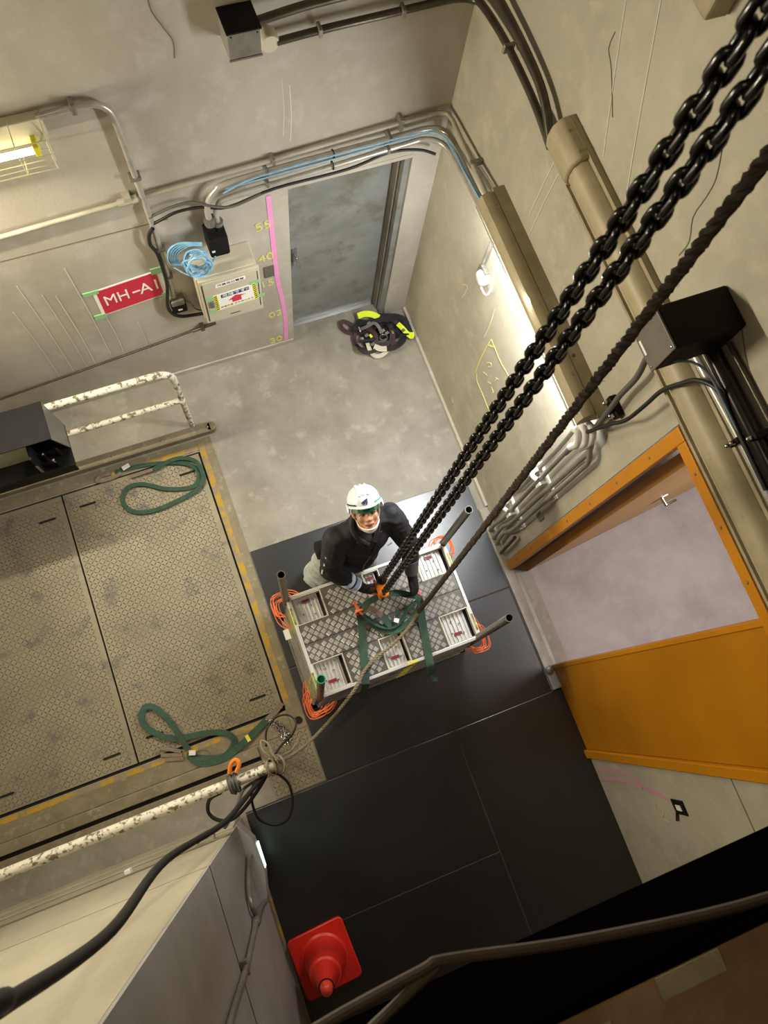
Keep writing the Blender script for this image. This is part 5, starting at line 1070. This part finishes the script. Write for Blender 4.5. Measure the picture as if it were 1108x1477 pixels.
for i in range(n):
    t = math.radians(25 + 130 * i / (n - 1)); e = math.sin(math.radians(180 * i / (n - 1)))
    for (k, du) in ((1.0, .0), (1.0 + .10 * e, -.004 * e), (1.0 + .10 * e, -.009 * e), (1.0, -.006)):
        vs.append(H(.104 * math.cos(t) * (1 + (k - 1) * .5), .057 + du, -.008 + .124 * math.sin(t) * k))
br.add(vs, [(i * 4 + k, i * 4 + (k + 1) % 4, i * 4 + 4 + (k + 1) % 4, i * 4 + 4 + k) for i in range(n - 1) for k in range(4)] + [(3, 2, 1, 0), tuple((n - 1) * 4 + k for k in range(4))])
obj('brim', br, HELM, hm_, smooth=50)
vz = MB(); vs = []
for i in range(n):
    t = math.radians(32 + 116 * i / (n - 1))
    for (k, u) in ((1.0, .052), (.985, .0215), (.965, .0215), (.98, .052)):
        vs.append(H(.100 * math.cos(t) * k, u, -.008 + .130 * math.sin(t) * k))
vz.add(vs, [(i * 4 + k, i * 4 + (k + 1) % 4, i * 4 + 4 + (k + 1) % 4, i * 4 + 4 + k) for i in range(n - 1) for k in range(4)] + [(3, 2, 1, 0), tuple((n - 1) * 4 + k for k in range(4))])
gm = mat('visor_glass', '#1f8a5e', .08, trans=.75); obj('visor', vz, gm, hm_, smooth=50)
for s in (-1, 1):
    obj('side_cover', MB().ell(H(s * .102, .038, .02), .010, .026, .038, HM, 14, 8), HELM, hm_)
    pts = [H(s * .1035 * math.cos(math.radians(a)),   .072, -.008 + .1235 * math.sin(math.radians(a))) for a in (10, 25, 40, 55)]
    obj('vent_line', MB().ribbon(pts, .007, .004, L * s * .7 + F * .7), INK if s < 0 else GREENC, shell)
def hsurf(l, u): # point on helmet front for the emblem
    z = (u - .062) / .098; r = max(1 - z * z, 0) ** .4
    return H(l, u, -.008 + .120 * math.sqrt(max(r * r - (l / .1) ** 2, 0)) + .003)
em = MB()
for tri in (((.002, .070), (.022, .106), (.012, .069)), ((-.003, .072), (.020, .105), (-.022, .085)), ((-.022, .083), (-.006, .072), (-.011, .068))):
    em.prism([hsurf(l - .004, u) for l, u in tri], F * .002)
obj('emblem', em, NAVY, shell, smooth=0)
# mask under the chin, straps to the ears
mk = MB(); vs = []; n = 15
for i in range(n):
    a = math.radians(-100 + 200 * i / (n - 1)); c, s = math.cos(a), math.sin(a)
    for (u, r, o) in ((-.080 - .012 * c, .070, .030), (-.098 - .016 * c, .060, .020), (-.112 - .010 * c, .046, .012), (-.110 - .010 * c, .040, .010), (-.080 - .008 * c, .062, .024)):
        vs.append(H(r * s, u + .05 * (1 - c) * .55, -.012 + (r + .038) * max(c, -.2) * .86 + o * .4))
mk.add(vs, [(i * 5 + k, i * 5 + (k + 1) % 5, i * 5 + 5 + (k + 1) % 5, i * 5 + 5 + k) for i in range(n - 1) for k in range(5)] + [(4, 3, 2, 1, 0), tuple((n - 1) * 5 + k for k in range(5))])
obj('face_mask', mk, MASK, pr, smooth=60)
for s in (-1, 1):
    obj('chin_strap', MB().ribbon(spl([H(s * .080, .04, .01), H(s * .074, -.03, .012), H(s * .055, -.075, .03)], 5), .010, .003, L * s), CREAM, hm_)
# jacket
j = MB()
j.ell(chs, .187, .128, .17); j.ell(wst, .180, .122, .16); j.ell(V((-1.295, -2.075, .965)), .195, .135, .11); j.ell(pel, .178, .125, .08)
j.cap(rsh + V((.02, 0, -.01)), lsh + V((-.02, 0, -.01)), .084, .084); j.cap(chs + V((0, .02, .05)), nck + V((0, .02, -.03)), .13, .085)
j.chain_caps([rsh, relb, rwr.lerp(relb, .36)], [.086, .071, .056]); j.chain_caps([lsh, lelb, lwr.lerp(lelb, .42)], [.084, .069, .056])
rnd = random.Random(4)
for i in range(9):   # folds
    t = i / 8; p = rsh.lerp(relb, .35 + t * .6); j.ell(p + V((rnd.uniform(-.03, .0), rnd.uniform(-.03, .03), 0)), .058, .055, .016)
    p = lsh.lerp(lelb, .35 + t * .6); j.ell(p + V((rnd.uniform(0, .03), rnd.uniform(-.03, .03), 0)), .056, .053, .016)
for z, w in ((1.02, .19), (1.10, .188), (1.17, .185)):
    j.ell(V((-1.275 + (z - 1.02) * .15, -2.055, z)), w, .128, .016)
jk = remesh('jacket', j, JACKET, pr, .008, 2, None, .010, 15)
obj('collar', MB().tube(spl([(-1.225, -2.125, 1.375), (-1.285, -2.075, 1.425), (-1.295, -2.0, 1.455), (-1.25, -1.93, 1.46), (-1.19, -1.925, 1.46), (-1.135, -1.97, 1.46), (-1.14, -2.05, 1.435), (-1.19, -2.12, 1.385)], 5), .018, 8), JACKET, jk)
obj('shirt_front', MB().prism([(-1.27, -2.09, 1.41), (-1.16, -2.085, 1.415), (-1.20, -2.155, 1.30), (-1.22, -2.16, 1.30)], (0, -.012, -.01)), SHIRT, jk)
obj('lapel', MB().ribbon(spl([(-1.285, -2.10, 1.415), (-1.26, -2.15, 1.35), (-1.225, -2.178, 1.27)], 5), .035, .006, (-.2, -.8, .5)).ribbon(spl([(-1.135, -2.085, 1.42), (-1.17, -2.14, 1.36), (-1.215, -2.178, 1.27)], 5), .035, .006, (.2, -.8, .5)), JACKET, jk)
obj('zip', MB().ribbon(spl([(-1.222, -2.178, 1.26), (-1.235, -2.183, 1.17), (-1.255, -2.190, 1.06), (-1.27, -2.212, .97)], 6), .008, .006, (0, -1, .2)), GREYBOX, jk)
for p in ((-1.50, -2.06, 1.29), (-1.52, -2.09, 1.22), (-1.545, -2.12, 1.15)):
    obj('sleeve_tab', MB().ribbon([(p[0] + .015, p[1] - .03, p[2] + .025), (p[0] + .005, p[1] - .045, p[2] - .005)], .010, .006, (-.6, -.3, .7)), CREAM, jk)
obj('chest_mark', MB().ribbon([(-1.10, -2.155, 1.27), (-1.07, -2.148, 1.28)], .012, .004, (.2, -1, .3)), WHITE, jk)
obj('pouch', MB().obox((-1.49, -1.99, 1.02), (.03, 0, 0), (0, .045, 0), (0, 0, .09)), BLKBOX, jk, smooth=0, bevel=.01)
# trousers, belt, boots
t = MB(); t.ell(pel + V((0, 0, -.02)), .165, .118, .12)
t.chain_caps([rhip, rkn, rank + V((0, 0, .02))], [.108, .088, .068]); t.chain_caps([lhip, lkn, lank + V((0, 0, .02))], [.106, .085, .066])
for i in range(8):
    p = rhip.lerp(rkn, .2 + i * .1); t.ell(p + V((rnd.uniform(-.02, .0), rnd.uniform(-.02, .02), 0)), .105, .098, .018)
    p = lhip.lerp(lkn, .2 + i * .1); t.ell(p, .10, .094, .018)
remesh('trousers', t, PANTS, pr, .008, 2, None, .012, 15)
for a_ in (rank, lank):
    s = 1 if a_ is lank else -1
    bm_ = MB(); bm_.cap(a_ + V((0, 0, .06)), a_ + V((0, .0, -.03)), .058, .052); bm_.ell(a_ + V((0, -.01, -.045)), .05, .075, .046); bm_.ell(a_ + V((s * .008, -.10, -.055)), .05, .09, .036)
    remesh('boot', bm_, BOOT, pr, .008, 3)
# gloves: palm, four unequal bent fingers, thumb
def hand(name, wr, hc, pn, curl, m, side):
    d = (hc - wr).normalized(); pn = V(pn); pn = (pn - d * pn.dot(d)).normalized(); x = d.cross(pn).normalized() * side   # x points to the thumb side
    g = MB()
    pc = hc - d * .035
    Mx = Matrix((x, d, pn)).transposed()
    g.ell(pc, .046, .056, .024, Mx); g.cap(wr, pc - d * .01, .036, .034)
    for i, (o, ln_) in enumerate(((.034, .92), (.012, 1.0), (-.011, .95), (-.032, .78))):
        p = pc + x * o + d * .042; ang = math.radians(curl * .55 + i * 2)
        pts = [p]; dd = d
        for k, seg in enumerate((.038, .028, .022)):
            dv = (d * math.cos(ang) + pn * math.sin(ang)).normalized()
            p = p + dv * seg * ln_; pts.append(p); ang += math.radians(curl)
        g.chain_caps([pts[0] - d * .015] + pts, [.0125, .0125, .0115, .0105, .009], 10)
    tb = pc + x * .036 - d * .012
    t1 = tb + (x * .6 + d * .55 + pn * .55).normalized() * .036; t2 = t1 + (x * .05 + d * .75 + pn * .65).normalized() * .032
    g.chain_caps([tb, t1, t2], [.016, .0135, .0105], 10)
    return remesh(name, g, m, pr, .0035, 3)
rg = hand('glove', rwr, rh0, (.55, -.35, -.1), 48, GLOVE, 1)
lg = hand('glove', lwr, lh0, (-.5, -.1, -.75), 38, GLOVE, 1)
def band(p0, p1, r0, r1, m, name):
    return obj(name, MB().tube([p0.lerp(p1, k / 4) for k in range(5)], [r0 + (r1 - r0) * k / 4 for k in range(5)], 18), m, pr)
ab = band(relb.lerp(rwr, .62), relb.lerp(rwr, 1.02), .056, .047, ARMB, 'armband')
obj('armband_stripe', MB().tube([relb.lerp(rwr, .78), relb.lerp(rwr, .84)], [.0535, .0525], 18), NAVY, ab)
obj('armband_panel', MB().tube([relb.lerp(rwr, .66), relb.lerp(rwr, .76)], [.0562, .0545], 18), mat('armband_pale', '#dfe8f2', .5), ab)
obj('armband_edge', MB().tube([relb.lerp(rwr, .985), relb.lerp(rwr, 1.03)], [.0485, .0475], 18), MASK, ab)
band(lelb.lerp(lwr, .52), lelb.lerp(lwr, 1.0), .056, .045, CUFFG, 'glove_cuff')
